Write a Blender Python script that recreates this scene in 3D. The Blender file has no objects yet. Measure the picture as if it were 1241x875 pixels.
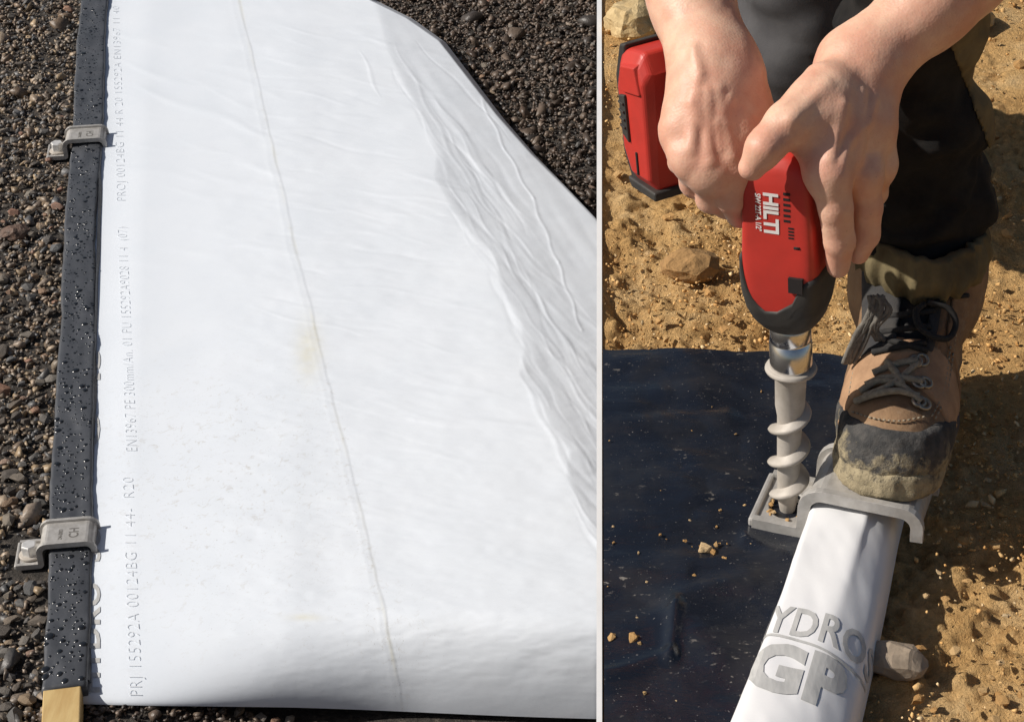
import bpy, bmesh, math, random
import numpy as np
from mathutils import Vector, Matrix, Euler

random.seed(7); rng = np.random.default_rng(11)
SC = bpy.context.scene
COL = SC.collection

# ------------------------------------------------------------------ camera, sky, sun, exposure
F = 2400.0; CX = 726.3; CY = 437.5; PITCH = math.atan(1592.5 / F); HC = 1.054
SP, CP = math.sin(PITCH), math.cos(PITCH)
cam_d = bpy.data.cameras.new('camera'); cam = bpy.data.objects.new('camera', cam_d); COL.objects.link(cam)
cam.location = (0, 0, HC); cam.rotation_euler = (math.pi / 2 - PITCH, 0, 0)
cam_d.sensor_width = 36; cam_d.lens = 36 * F / 1241.0
cam_d.shift_x = -(CX - 620.5) / 1241.0
cam_d.clip_start = 0.05; cam_d.clip_end = 500
SC.camera = cam
SUN_EL = math.radians(37); SUN_AZ = math.radians(184)      # direction TO the sun, measured from +x
to_sun = Vector((math.cos(SUN_EL) * math.cos(SUN_AZ), math.cos(SUN_EL) * math.sin(SUN_AZ), math.sin(SUN_EL)))
W = bpy.data.worlds.new('World'); SC.world = W; W.use_nodes = True
nt = W.node_tree; bg = nt.nodes['Background']
sky = nt.nodes.new('ShaderNodeTexSky'); sky.sky_type = 'NISHITA'; sky.sun_disc = False
sky.sun_elevation = SUN_EL; sky.sun_rotation = math.pi / 2 - SUN_AZ; sky.dust_density = 2.0
nt.links.new(sky.outputs[0], bg.inputs[0]); bg.inputs[1].default_value = 0.05
sd = bpy.data.lights.new('sun', 'SUN'); sd.energy = 4.2; sd.angle = math.radians(0.6); sd.color = (1, .94, .86)
so = bpy.data.objects.new('sun', sd); COL.objects.link(so)
so.rotation_euler = to_sun.to_track_quat('Z', 'Y').to_euler()
VS = SC.view_settings; VS.view_transform = 'Standard'; VS.look = 'None'; VS.exposure = 0.12; VS.gamma = 1; VS.use_curve_mapping = False

ZL = -1.21            # lower terrace level; the upper terrace is z = 0

# ------------------------------------------------------------------ helpers
def ray(px, py):
    a = (np.asarray(px, float) - CX) / F; v = (np.asarray(py, float) - CY) / F
    a, v = np.broadcast_arrays(a, v)
    return np.stack([a, CP - v * SP, -(SP + v * CP)], -1)
def atz(px, py, z):
    r = ray(px, py); D = (np.asarray(z, float) - HC) / r[..., 2]
    p = r * D[..., None]; p[..., 2] += HC; return p
def aty(px, py, Y):
    r = ray(px, py); D = np.asarray(Y, float) / r[..., 1]
    p = r * D[..., None]; p[..., 2] += HC; return p
def topix(p):
    p = np.asarray(p, float); d = p - np.array([0, 0, HC])
    D = d[..., 1] * CP - d[..., 2] * SP; v = (-d[..., 1] * SP - d[..., 2] * CP) / D
    return CX + F * d[..., 0] / D, CY + F * v

WL = {}
def link(o, parent=None):
    COL.objects.link(o)
    if parent is not None: o.parent = parent
    return o
def tag(o, label=None, cat=None, group=None, kind=None):
    if label: o['label'] = label
    if cat: o['category'] = cat
    if group: o['group'] = group
    if kind: o['kind'] = kind
    return o
def empty(name, loc, rz=0, label=None, cat=None, group=None):
    o = bpy.data.objects.new(name, None); link(o); o.location = loc; o.rotation_euler = (0, 0, rz)
    o.empty_display_size = .05; WL[o.name] = Vector(loc)
    return tag(o, label, cat, group)
def mesh(name, verts, faces, mat=None, parent=None, smooth=True, local=False):
    """verts in world coordinates (or local=True); children are stored relative to their root."""
    verts = np.asarray(verts, np.float32).reshape(-1, 3)
    if parent is not None and not local:
        r = parent
        while r.parent is not None: r = r.parent
        verts = verts - np.array(WL.get(r.name, Vector((0, 0, 0))), np.float32)
    me = bpy.data.meshes.new(name)
    if isinstance(faces, np.ndarray):
        n, k = faces.shape
        me.vertices.add(len(verts)); me.vertices.foreach_set('co', verts.ravel())
        me.loops.add(n * k); me.loops.foreach_set('vertex_index', faces.astype(np.int32).ravel())
        me.polygons.add(n); me.polygons.foreach_set('loop_start', np.arange(0, n * k, k, dtype=np.int32))
        me.update(calc_edges=True)
    else:
        me.from_pydata(verts.tolist(), [], faces); me.update()
    me.validate()
    if smooth: me.polygons.foreach_set('use_smooth', np.ones(len(me.polygons), bool))
    if mat: me.materials.append(mat)
    o = bpy.data.objects.new(name, me); link(o, parent)
    return o
def attr(o, name, vals):
    vals = np.asarray(vals, np.float32)
    if vals.ndim == 1:
        a = o.data.attributes.new(name, 'FLOAT', 'POINT'); a.data.foreach_set('value', vals)
    else:
        a = o.data.attributes.new(name, 'FLOAT_COLOR', 'POINT')
        a.data.foreach_set('color', np.concatenate([vals, np.ones((len(vals), 1), np.float32)], 1).ravel())
def bevel(o, w=.0015, s=2, ang=35):
    m = o.modifiers.new('bevel', 'BEVEL'); m.width = w; m.segments = s; m.limit_method = 'ANGLE'; m.angle_limit = math.radians(ang)
    m.harden_normals = False
    return o
def grid_faces(nr, nc, wrap=False):
    i, j = np.meshgrid(np.arange(nr - 1), np.arange(nc if wrap else nc - 1), indexing='ij')
    j2 = (j + 1) % nc
    return np.stack([i * nc + j, i * nc + j2, (i + 1) * nc + j2, (i + 1) * nc + j], -1).reshape(-1, 4)
def sstep(a, b, x):
    t = np.clip((np.asarray(x, float) - a) / (b - a), 0, 1); return t * t * (3 - 2 * t)
# value noise
_T = rng.random((64, 64, 64)).astype(np.float32)
def vnoise(p):
    p = np.asarray(p, np.float32); i = np.floor(p).astype(np.int32); f = p - i; f = f * f * (3 - 2 * f)
    out = 0
    for dx in (0, 1):
        wx = f[..., 0] if dx else 1 - f[..., 0]
        for dy in (0, 1):
            wy = f[..., 1] if dy else 1 - f[..., 1]
            for dz in (0, 1):
                wz = f[..., 2] if dz else 1 - f[..., 2]
                out = out + wx * wy * wz * _T[(i[..., 0] + dx) & 63, (i[..., 1] + dy) & 63, (i[..., 2] + dz) & 63]
    return out * 2 - 1
def fbm(p, o=4):
    s, a, p = 0, 1, np.asarray(p, np.float32)
    for k in range(o): s = s + a * vnoise(p + 7.3 * k); a *= .5; p = p * 2.03
    return s
def n2(x, y, o=3, seed=0):
    x, y = np.broadcast_arrays(np.asarray(x, float), np.asarray(y, float))
    return fbm(np.stack([x, y, np.full_like(x, seed + .37)], -1), o)

# ---- signed distance modelling, polygonised with surface nets
def rcone(a, b, r1, r2, sc=None):
    a = np.asarray(a, np.float32); b = np.asarray(b, np.float32); ba = b - a; l2 = float(ba @ ba) + 1e-12
    def f(p):
        q = p - a; t = np.clip((q @ ba) / l2, 0, 1)
        return np.sqrt(((q - t[:, None] * ba) ** 2).sum(-1)) - (r1 + (r2 - r1) * t)
    return f
def ellip(c, r, R=None):
    c = np.asarray(c, np.float32); r = np.asarray(r, np.float32)
    Rm = np.eye(3, dtype=np.float32) if R is None else np.asarray(R, np.float32)
    def f(p):
        q = ((p - c) @ Rm) / r; k0 = np.sqrt((q ** 2).sum(-1)); k1 = np.sqrt(((q / r) ** 2).sum(-1)) + 1e-9
        return k0 * (k0 - 1) / k1
    return f
def smin(a, b, k):
    h = np.maximum(k - np.abs(a - b), 0) / k; return np.minimum(a, b) - h * h * k * .25
def smax(a, b, k): return -smin(-a, -b, k)
def union(fs, k):
    def f(p):
        d = fs[0](p)
        for g in fs[1:]: d = smin(d, g(p), k)
        return d
    return f
def surf_nets(f, lo, hi, h):
    lo = np.asarray(lo, np.float32); n = np.ceil((np.asarray(hi) - lo) / h).astype(int) + 1
    ax = [lo[k] + h * np.arange(n[k], dtype=np.float32) for k in range(3)]
    # coarse pass: only blocks close to the surface are sampled finely
    B = 8; nb = -(-n // B); n = nb * B
    ax = [lo[k] + h * np.arange(n[k], dtype=np.float32) for k in range(3)]
    cax = [lo[k] + h * (np.arange(nb[k], dtype=np.float32) * B + (B - 1) / 2) for k in range(3)]
    C = np.stack(np.meshgrid(*cax, indexing='ij'), -1).reshape(-1, 3)
    dc = np.concatenate([f(C[i:i + 60000]) for i in range(0, len(C), 60000)]).astype(np.float32)
    loc = np.stack(np.meshgrid(*[h * (np.arange(B, dtype=np.float32) - (B - 1) / 2)] * 3, indexing='ij'), -1).reshape(-1, 3)
    Vb = np.repeat(dc[:, None], B ** 3, 1); act_ = np.where(np.abs(dc) < h * B * 1.25 + .006)[0]
    for i in range(0, len(act_), 160):
        a_ = act_[i:i + 160]; Vb[a_] = f((C[a_][:, None] + loc[None]).reshape(-1, 3).astype(np.float32)).reshape(len(a_), -1)
    V = Vb.reshape(nb[0], nb[1], nb[2], B, B, B).transpose(0, 3, 1, 4, 2, 5).reshape(n)
    ins = V < 0
    c = [(a, b, d) for a in (0, 1) for b in (0, 1) for d in (0, 1)]
    sl = lambda A, o: A[o[0]:A.shape[0] - 1 + o[0], o[1]:A.shape[1] - 1 + o[1], o[2]:A.shape[2] - 1 + o[2]]
    cnt = sum(sl(ins, o).astype(np.int8) for o in c); act = (cnt > 0) & (cnt < 8)
    idx = np.argwhere(act); vid = -np.ones(act.shape, np.int64); vid[tuple(idx.T)] = np.arange(len(idx))
    acc = np.zeros((len(idx), 3)); num = np.zeros(len(idx))
    for a in range(8):
        for b in range(a + 1, 8):
            d = np.subtract(c[b], c[a])
            if np.abs(d).sum() != 1: continue
            ia = tuple((idx + c[a]).T); ib = tuple((idx + c[b]).T); va, vb = V[ia], V[ib]
            m = (va < 0) != (vb < 0); t = np.where(m, va / np.where(m, va - vb, 1), 0)
            acc += np.where(m[:, None], np.array(c[a]) + t[:, None] * d, 0); num += m
    verts = lo + h * (idx + acc / num[:, None])
    faces = []
    for ax_ in range(3):
        o = [0, 0, 0]; o[ax_] = 1; u, w = [(1, 2), (2, 0), (0, 1)][ax_]
        s0 = ins[tuple(slice(0, ins.shape[k] - o[k]) for k in range(3))]; s1 = ins[tuple(slice(o[k], ins.shape[k]) for k in range(3))]
        e = np.argwhere(s0 != s1); fl = s0[tuple(e.T)]
        ok = (e[:, u] > 0) & (e[:, w] > 0) & (e[:, u] < act.shape[u]) & (e[:, w] < act.shape[w]) & (e[:, ax_] < act.shape[ax_])
        e, fl = e[ok], fl[ok]
        eu = np.zeros(3, int); eu[u] = 1; ew = np.zeros(3, int); ew[w] = 1
        q = np.stack([vid[tuple(x.T)] for x in (e - eu - ew, e - ew, e, e - eu)], -1)
        q = np.where(fl[:, None], q, q[:, ::-1]); faces.append(q[(q >= 0).all(1)])
    return verts, np.concatenate(faces)
def march(px, py, f, t0=.6, t1=3.2):
    """the place where the line of sight through a pixel meets a modelled form"""
    r = ray(px, py); r = r / np.linalg.norm(r); t = t0
    for _ in range(200):
        p = np.array([0, 0, HC]) + r * t; d = float(f(p[None].astype(np.float32))[0])
        if d < .0004 or t > t1: break
        t += d * .7
    return p
def fnormal(f, p):
    e = .002; P = np.array([p + s * e * np.eye(3)[k] for k in range(3) for s in (1, -1)], np.float32); d = f(P)
    n = np.array([d[0] - d[1], d[2] - d[3], d[4] - d[5]]); return n / np.linalg.norm(n)

def tube(pts, r, seg=8, close=False):
    pts = [Vector(p) for p in pts]; n = len(pts); V = []; Fs = []
    rr = r if hasattr(r, '__len__') else [r] * n
    up = Vector((.13, .2, .97)); prev = None
    for i, p in enumerate(pts):
        d = (pts[(i + 1) % n if close else min(i + 1, n - 1)] - pts[(i - 1) % n if close else max(i - 1, 0)]).normalized()
        x = d.cross(up if prev is None else prev); x = x.normalized() if x.length > 1e-6 else d.orthogonal().normalized()
        y = x.cross(d).normalized(); prev = y
        for k in range(seg):
            a = 2 * math.pi * k / seg; V.append(p + (x * math.cos(a) + y * math.sin(a)) * rr[i])
    for i in range(n if close else n - 1):
        for k in range(seg):
            a, b = i * seg, ((i + 1) % n) * seg
            Fs.append((a + k, a + (k + 1) % seg, b + (k + 1) % seg, b + k))
    if not close: Fs += [tuple(range(seg))[::-1], tuple(range((n - 1) * seg, n * seg))]
    return [tuple(v) for v in V], Fs
def spline(pts, m=8):
    P = [np.asarray(p, float) for p in pts]; P = [2 * P[0] - P[1]] + P + [2 * P[-1] - P[-2]]; out = []
    for i in range(1, len(P) - 2):
        for s in range(m):
            t = s / m
            out.append(.5 * (2 * P[i] + (P[i + 1] - P[i - 1]) * t + (2 * P[i - 1] - 5 * P[i] + 4 * P[i + 1] - P[i + 2]) * t * t + (-P[i - 1] + 3 * P[i] - 3 * P[i + 1] + P[i + 2]) * t ** 3))
    out.append(P[-2]); return out
def lathe(prof, seg=32, c=(0, 0, 0)):
    V = []; n = len(prof)
    for r, z in prof:
        for k in range(seg):
            a = 2 * math.pi * k / seg; V.append((c[0] + r * math.cos(a), c[1] + r * math.sin(a), c[2] + z))
    Fs = grid_faces(n, seg, True).tolist() + [list(range(seg))[::-1], list(range((n - 1) * seg, n * seg))]
    return V, Fs
def boxv(x0, x1, y0, y1, z0, z1):
    V = [(x, y, z) for z in (z0, z1) for y in (y0, y1) for x in (x0, x1)]
    return V, [(0, 2, 3, 1), (4, 5, 7, 6), (0, 1, 5, 4), (2, 6, 7, 3), (0, 4, 6, 2), (1, 3, 7, 5)]
def join(parts):
    V, Fs = [], []
    for v, f in parts:
        o = len(V); V += [tuple(x) for x in v]; Fs += [tuple(int(i) + o for i in q) for q in f]
    return V, Fs
def text_mesh(s, offset=0.0, cuts=0, spacing=1.0):
    c = bpy.data.curves.new('t', 'FONT'); c.body = s; c.size = 1; c.offset = offset; c.resolution_u = 3; c.space_character = spacing
    o = bpy.data.objects.new('t', c); COL.objects.link(o)
    dg = bpy.context.evaluated_depsgraph_get(); me = bpy.data.meshes.new_from_object(o.evaluated_get(dg))
    bm = bmesh.new(); bm.from_mesh(me)
    if cuts:
        xs = [v.co.x for v in bm.verts]; ys = [v.co.y for v in bm.verts]
        for lo_, hi_, no in ((min(xs), max(xs), (1, 0, 0)), (min(ys), max(ys), (0, 1, 0))):
            nn = max(2, int((hi_ - lo_) * cuts))
            for k in range(1, nn):
                q = lo_ + (hi_ - lo_) * k / nn
                bmesh.ops.bisect_plane(bm, geom=bm.verts[:] + bm.edges[:] + bm.faces[:], plane_co=(q * no[0], q * no[1], 0), plane_no=no)
    bmesh.ops.triangulate(bm, faces=bm.faces[:])
    V = np.array([v.co[:2] for v in bm.verts]); bm.verts.index_update(); Fs = [[v.index for v in f.verts] for f in bm.faces]
    bm.free(); bpy.data.objects.remove(o); bpy.data.curves.remove(c); bpy.data.meshes.remove(me)
    return V, Fs

# ------------------------------------------------------------------ materials
class NB:
    def __init__(s, name):
        s.m = bpy.data.materials.new(name); s.m.use_nodes = True; s.t = s.m.node_tree; s.p = s.t.nodes['Principled BSDF']
        s.co = s.t.nodes.new('ShaderNodeTexCoord').outputs['Object']
    def n(s, typ, **kw):
        n = s.t.nodes.new(typ)
        for k, v in kw.items(): setattr(n, k, v)
        return n
    def l(s, a, b): s.t.links.new(a, b)
    def noise(s, scale, detail=4, rough=.55, stretch=None, dist=0):
        n = s.n('ShaderNodeTexNoise'); n.inputs['Scale'].default_value = scale; n.inputs['Detail'].default_value = detail
        n.inputs['Roughness'].default_value = rough; n.inputs['Distortion'].default_value = dist
        if stretch:
            m = s.n('ShaderNodeMapping'); m.inputs['Scale'].default_value = stretch; s.l(s.co, m.inputs[0]); s.l(m.outputs[0], n.inputs[0])
        else: s.l(s.co, n.inputs[0])
        return n.outputs[0]
    def ramp(s, src, stops):
        r = s.n('ShaderNodeValToRGB'); e = r.color_ramp.elements
        while len(e) < len(stops): e.new(.5)
        for k, (q, c) in enumerate(stops): e[k].position = q; e[k].color = (*c, 1) if len(c) == 3 else c
        s.l(src, r.inputs[0]); return r.outputs[0]
    def g(s, src, a, b):  return s.ramp(src, [(a, (0, 0, 0)), (b, (1, 1, 1))])
    def mix(s, fac, a, b, mode='MIX'):
        m = s.n('ShaderNodeMix', data_type='RGBA', blend_type=mode)
        if isinstance(fac, (int, float)): m.inputs[0].default_value = fac
        else: s.l(fac, m.inputs[0])
        for q, i in ((a, 6), (b, 7)):
            if isinstance(q, (tuple, list)): m.inputs[i].default_value = (*q[:3], 1)
            else: s.l(q, m.inputs[i])
        return m.outputs[2]
    def math(s, op, a, b):
        m = s.n('ShaderNodeMath', operation=op)
        for i, q in enumerate((a, b)):
            if isinstance(q, (int, float)): m.inputs[i].default_value = q
            else: s.l(q, m.inputs[i])
        return m.outputs[0]
    def attr(s, name, out='Color'): return s.n('ShaderNodeAttribute', attribute_name=name).outputs[out]
    def col(s, c):
        if isinstance(c, tuple): s.p.inputs['Base Color'].default_value = (*c, 1)
        else: s.l(c, s.p.inputs['Base Color'])
    def rough(s, r):
        if isinstance(r, (int, float)): s.p.inputs['Roughness'].default_value = r
        else: s.l(r, s.p.inputs['Roughness'])
    def bump(s, h, strength=.4, dist=.002):
        b = s.n('ShaderNodeBump'); b.inputs['Strength'].default_value = strength; b.inputs['Distance'].default_value = dist
        s.l(h, b.inputs['Height']); s.l(b.outputs[0], s.p.inputs['Normal'])
def simple(name, c1, c2=None, scale=40, rough=.5, metal=0, bump=0, bscale=None, bdist=.001, spec=None, stretch=None):
    b = NB(name); c2 = c2 or tuple(x * .75 for x in c1)
    nz = b.noise(scale, 5, .6, stretch); b.col(b.mix(b.g(nz, .35, .65), c1, c2))
    b.rough(b.math('ADD', b.math('MULTIPLY', b.noise(scale * 2.3, 3), .2), rough - .1)); b.p.inputs['Metallic'].default_value = metal
    if spec is not None: b.p.inputs['Specular IOR Level'].default_value = spec
    if bump: b.bump(b.noise(bscale or scale * 4, 5, .6, stretch), bump, bdist)
    return b.m

M = {}
# gravel with a per-stone tint
def stone_mat(name, rough, spec):
    b = NB(name); t = b.attr('tint'); v = b.g(b.noise(160, 5, .65), .3, .7)
    b.col(b.mix(b.mix(.55, (1, 1, 1), v), (0, 0, 0), t, 'MIX') if False else b.mix(.5, t, b.mix(v, (.4, .37, .35), (1.4, 1.35, 1.3)), 'MULTIPLY'))
    b.rough(rough); b.p.inputs['Specular IOR Level'].default_value = spec; b.bump(b.noise(220, 5, .6), .5, .002); return b.m
M['gravel'] = stone_mat('gravel_stones', .42, .5)
M['clod'] = stone_mat('soil_clods', .95, .1)
def stone_obj_mat(name, stops, rough=.6, spec=.4, sc=160):
    b = NB(name); r = b.n('ShaderNodeObjectInfo').outputs['Random']; base = b.ramp(r, stops)
    v = b.g(b.noise(sc, 5, .65), .3, .7); b.col(b.mix(.55, base, b.mix(v, (.35, .32, .3), (1.35, 1.3, 1.25)), 'MULTIPLY'))
    b.rough(rough); b.p.inputs['Specular IOR Level'].default_value = spec; b.bump(b.noise(sc * 1.4, 5, .6), .6, .002); return b.m
M['stone'] = stone_obj_mat('loose_stone', [(0, (.09, .08, .072)), (.3, (.16, .135, .11)), (.5, (.24, .21, .17)), (.68, (.12, .125, .13)), (.82, (.3, .22, .14)), (.9, (.30, .16, .11)), (1, (.36, .31, .25))])
M['clodobj'] = stone_obj_mat('earth_clod', [(0, (.52, .30, .12)), (.4, (.62, .38, .16)), (.8, (.66, .44, .21)), (1, (.70, .54, .33))], .95, .1)
M['rock_brown'] = simple('brown_rock', (.17, .10, .07), (.09, .065, .05), 60, .65, bump=.8, bscale=120, bdist=.004)
M['rock_yellow'] = simple('yellow_rock', (.62, .47, .25), (.42, .29, .13), 40, .9, bump=.8, bscale=90, bdist=.004)
M['rock_tan'] = simple('tan_clod', (.40, .23, .09), (.26, .15, .06), 40, .95, bump=.8, bscale=110, bdist=.004)
M['rock_grey'] = simple('grey_flat_stone', (.38, .30, .22), (.28, .22, .16), 40, .8, bump=.5, bscale=90, bdist=.002)
b = NB('wet_gravel_bed'); v = b.noise(55, 6, .7); b.col(b.ramp(v, [(.3, (.02, .017, .014)), (.5, (.05, .042, .035)), (.62, (.09, .075, .06)), (.75, (.13, .105, .08))])); b.rough(.8); b.bump(b.noise(90, 6, .7), 1, .01); M['bed'] = b.m
b = NB('orange_soil'); v = b.noise(9, 6, .65); v2 = b.noise(140, 6, .7)
c = b.ramp(v, [(.3, (.53, .31, .12)), (.5, (.66, .42, .18)), (.7, (.74, .53, .28))])
c = b.mix(.6, c, b.ramp(v2, [(.3, (.65, .6, .55)), (.5, (1.12, 1.1, 1.08)), (.68, (1.5, 1.45, 1.35))]), 'MULTIPLY')
c = b.mix(b.g(b.noise(34, 4, .6), .58, .7), c, (.46, .26, .10)); b.col(c); b.rough(.95); b.p.inputs['Specular IOR Level'].default_value = .1
b.bump(b.math('ADD', b.noise(170, 7, .75), b.math('MULTIPLY', b.noise(520, 3, .6), .5)), 1, .007); M['soil'] = b.m
M['concrete'] = simple('dark_stone_wall', (.085, .07, .06), (.05, .042, .036), 12, .9, bump=.5, bscale=60)
M['divider'] = simple('white_divider', (.86, .86, .86), (.8, .8, .8), 20, .5)
# white side of the membrane
b = NB('white_membrane'); d = b.attr('dirt', 'Fac'); st = b.attr('stain', 'Fac')
sp = b.math('MULTIPLY', b.g(b.noise(60, 6, .75, dist=.6), .555, .66), d)
sp2 = b.math('MULTIPLY', b.g(b.noise(230, 4, .6), .66, .71), b.math('ADD', b.math('MULTIPLY', d, .8), .05))
base = b.mix(b.g(b.noise(7, 4, .6), .3, .7), (.735, .785, .85), (.77, .815, .875))
c = b.mix(b.math('MULTIPLY', sp, .5), base, (.50, .48, .44)); c = b.mix(b.math('MULTIPLY', sp2, .75), c, (.24, .20, .16))
c = b.mix(b.math('MULTIPLY', st, b.math('ADD', b.noise(45, 3), .15)), c, (.66, .60, .36)); b.col(c); b.rough(.46)
b.p.inputs['Specular IOR Level'].default_value = .35; b.bump(b.noise(90, 4, .6), .08, .002); M['sheet'] = b.m
M['ink'] = simple('grey_print', (.65, .675, .71), (.77, .81, .86), 240, .6)
M['ink_dark'] = simple('dark_grey_print', (.42, .42, .41), (.54, .535, .52), 130, .6, stretch=(1.5, .3, 1))
M['black_wrap'] = simple('black_membrane_wet', (.078, .082, .092), (.058, .062, .070), 25, .45, bump=.3, bscale=70, bdist=.002, spec=.6)
M['drop'] = simple('water_drops', (.016, .018, .021), (.012, .013, .015), 50, .2, spec=.7)
M['wood'] = simple('pine_timber', (.62, .45, .20), (.50, .33, .13), 18, .75, bump=.4, bscale=30, stretch=(3, .5, 12))
# black side of the membrane
b = NB('black_membrane'); dust = b.g(b.noise(14, 5, .65), .45, .75)
s1 = b.g(b.noise(210, 3, .6, stretch=(.55, 1, 1)),   .635, .70); s2 = b.g(b.noise(420, 2, .5), .70, .74)
big = b.g(b.noise(7.5, 4, .6), .50, .64)
c = b.mix(b.math('MULTIPLY', dust, .5), (.010, .013, .021), (.034, .032, .032)); c = b.mix(b.math('MULTIPLY', b.math('MULTIPLY', s1, big), .75), c, (.34, .31, .27)); c = b.mix(b.math('MULTIPLY', s2, .5), c, (.3, .28, .26)); b.col(c)
b.rough(b.math('ADD', b.math('MULTIPLY', dust, .28), .22)); b.p.inputs['Specular IOR Level'].default_value = .5
b.bump(b.noise(22, 5, .6, stretch=(.6, 1.6, 1)), .35, .006); M['membrane'] = b.m
M['fold'] = simple('rust_fold', (.10, .05, .035), (.05, .03, .025), 60, .6)
M['white_wrap'] = simple('white_wrap', (.83, .83, .83), (.80, .80, .81), 12, .38, bump=.12, bscale=40, bdist=.002)
M['cast'] = simple('cast_steel', (.56, .54, .51), (.44, .42, .39), 90, .5, metal=.4, bump=.35, bscale=420, bdist=.0006)
M['bolt'] = simple('zinc_bolt', (.78, .77, .75), (.66, .65, .63), 80, .4, metal=.35, bump=.15, bscale=300)
M['screw'] = simple('screw_alloy', (.50, .46, .41), (.40, .36, .31), 60, .62, metal=.12, bump=.3, bscale=300, bdist=.0006)
M['chrome'] = simple('chrome_socket', (.72, .71, .70), (.6, .59, .58), 60, .22, metal=1)
M['red'] = simple('red_plastic', (.55, .040, .028), (.44, .036, .026), 22, .46, bump=.12, bscale=500, bdist=.0004)
M['black_rubber'] = simple('black_rubber', (.026, .025, .025), (.045, .041, .036), 40, .62, bump=.25, bscale=400, bdist=.0005)
M['dark_slot'] = simple('dark_slot', (.01, .008, .008), (.015, .01, .01), 40, .8)
M['logo'] = simple('white_logo', (.82, .80, .78), (.74, .72, .70), 60, .5)
b = NB('skin'); v = b.noise(26, 4, .6); v2 = b.noise(150, 4, .6); c = b.mix(b.g(v, .38, .62), (.76, .49, .35), (.68, .355, .245)); c = b.mix(b.math('MULTIPLY', b.g(v2, .45, .75), .3), c, (.62, .33, .25)); c = b.mix(b.math('MULTIPLY', b.attr('flush', 'Fac'), .55), c, (.66, .30, .22)); c = b.mix(b.math('MULTIPLY', b.g(b.noise(420, 3, .6), .64, .70), .35), c, (.40, .22, .15)); b.col(c); b.rough(.5)
b.p.inputs['Subsurface Weight'].default_value = .12; b.p.inputs['Subsurface Radius'].default_value = (.008, .003, .0015); b.p.inputs['Subsurface Scale'].default_value = .5
w = b.n('ShaderNodeTexVoronoi'); w.inputs['Scale'].default_value = 480; b.l(b.co, w.inputs[0])
b.bump(b.math('ADD', b.math('MULTIPLY', w.outputs[0], .5), b.noise(190, 4, .65)), .26, .0010); M['skin'] = b.m
M['cloth'] = simple('black_work_cloth', (.014, .0135, .0135), (.026, .024, .022), 30, .9, bump=.5, bscale=700, bdist=.0006, spec=.15)
M['cloth_lit'] = simple('lit_work_cloth', (.095, .093, .096), (.070, .068, .072), 24, .9, bump=.5, bscale=700, bdist=.0006, spec=.15)  # paler copy of the trouser cloth, sunlight put into its colour
M['olive'] = simple('olive_cloth', (.20, .16, .085), (.11, .088, .05), 24, .92, bump=.6, bscale=500, bdist=.0008, spec=.15)
M['shirt'] = simple('dark_shirt', (.05, .055, .07), (.04, .045, .06), 20, .9)
b = NB('tan_leather'); v = b.noise(28, 5, .65); c = b.mix(b.g(v, .32, .7), (.31, .185, .095), (.17, .10, .055)); c = b.mix(b.math('MULTIPLY', b.g(b.noise(75, 5, .7), .52, .7), .55), c, (.34, .25, .16)); b.col(c); b.rough(.78); b.bump(b.noise(260, 5, .65), .5, .0015); M['leather'] = b.m
b = NB('muddy_rubber'); v = b.noise(48, 6, .7); mz = b.attr('mud', 'Fac'); k = b.g(b.math('ADD', b.math('MULTIPLY', mz, .55), b.math('MULTIPLY', b.math('SUBTRACT', v, .5), 1.5)), .27, .5)
c = b.mix(k, b.mix(b.g(b.noise(90, 4), .4, .6), (.045, .045, .045), (.085, .08, .075)), b.mix(b.g(b.noise(120, 5, .7), .35, .65), (.42, .35, .22), (.28, .23, .145))); b.col(c); b.rough(.9); b.bump(b.math('ADD', b.math('MULTIPLY', k, .6), b.noise(170, 6, .7)), .8, .003); M['toe'] = b.m
M['leather_light'] = simple('worn_tan_leather', (.44, .265, .15), (.31, .18, .10), 50, .8, bump=.5, bscale=300, bdist=.0015)
M['tongue'] = simple('boot_fabric_and_shadow', (.030, .030, .033), (.055, .050, .045), 60, .9, bump=.5, bscale=500)  # dark fabric; its colour also stands for the wrench's shadow on the boot
M['lace'] = simple('grey_lace', (.22, .20, .17), (.13, .12, .105), 300, .9, bump=.8, bscale=900, bdist=.001)
M['lace_tan'] = simple('dusty_lace', (.40, .34, .25), (.26, .22, .16), 240, .9, bump=.8, bscale=900, bdist=.001)
M['lace_black'] = simple('black_lace', (.014, .013, .013), (.03, .028, .026), 300, .9)
M['hook'] = simple('lace_hook', (.42, .38, .31), (.3, .26, .2), 200, .4, metal=.8)
M['hair'] = simple('brown_hair', (.06, .04, .025), (.09, .06, .04), 200, .7)

# ------------------------------------------------------------------ the two terraces and the wall between them
EDGE = [(455, 0), (500, 22), (540, 50), (575, 95), (610, 140), (650, 185), (690, 225), (726, 262), (760, 300)]
ex, ey = np.array([p[0] for p in EDGE], float), np.array([p[1] for p in EDGE], float)
def lowz(x, y):      # the lower ground, hollowed so the sheet's added front bend can drop steeply and darken
    f0 = atz(108, 852, ZL)[1]; return ZL - .085 * (1 - sstep(f0 + .13, f0 + .30, y)) * sstep(-.80, -.40, x)
gx = np.concatenate([np.linspace(-40, -1.2, 12), np.linspace(-1.15, 0, 60)]); gy = np.concatenate([np.linspace(-15, 1.5, 10), np.linspace(1.6, 3.6, 90), np.linspace(3.8, 60, 14)]); GX, GY = np.meshgrid(gx, gy)
o = mesh('gravel_ground', np.stack([GX, GY, lowz(GX, GY)], -1).reshape(-1, 3), grid_faces(len(gy), len(gx)), M['bed']); tag(o, kind='structure'); LOW = o
V, Fs = boxv(.0004, .16, -15, 60, ZL - .2, -.03); tag(mesh('retaining_wall', V, Fs, M['concrete'], smooth=False), kind='structure')

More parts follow.
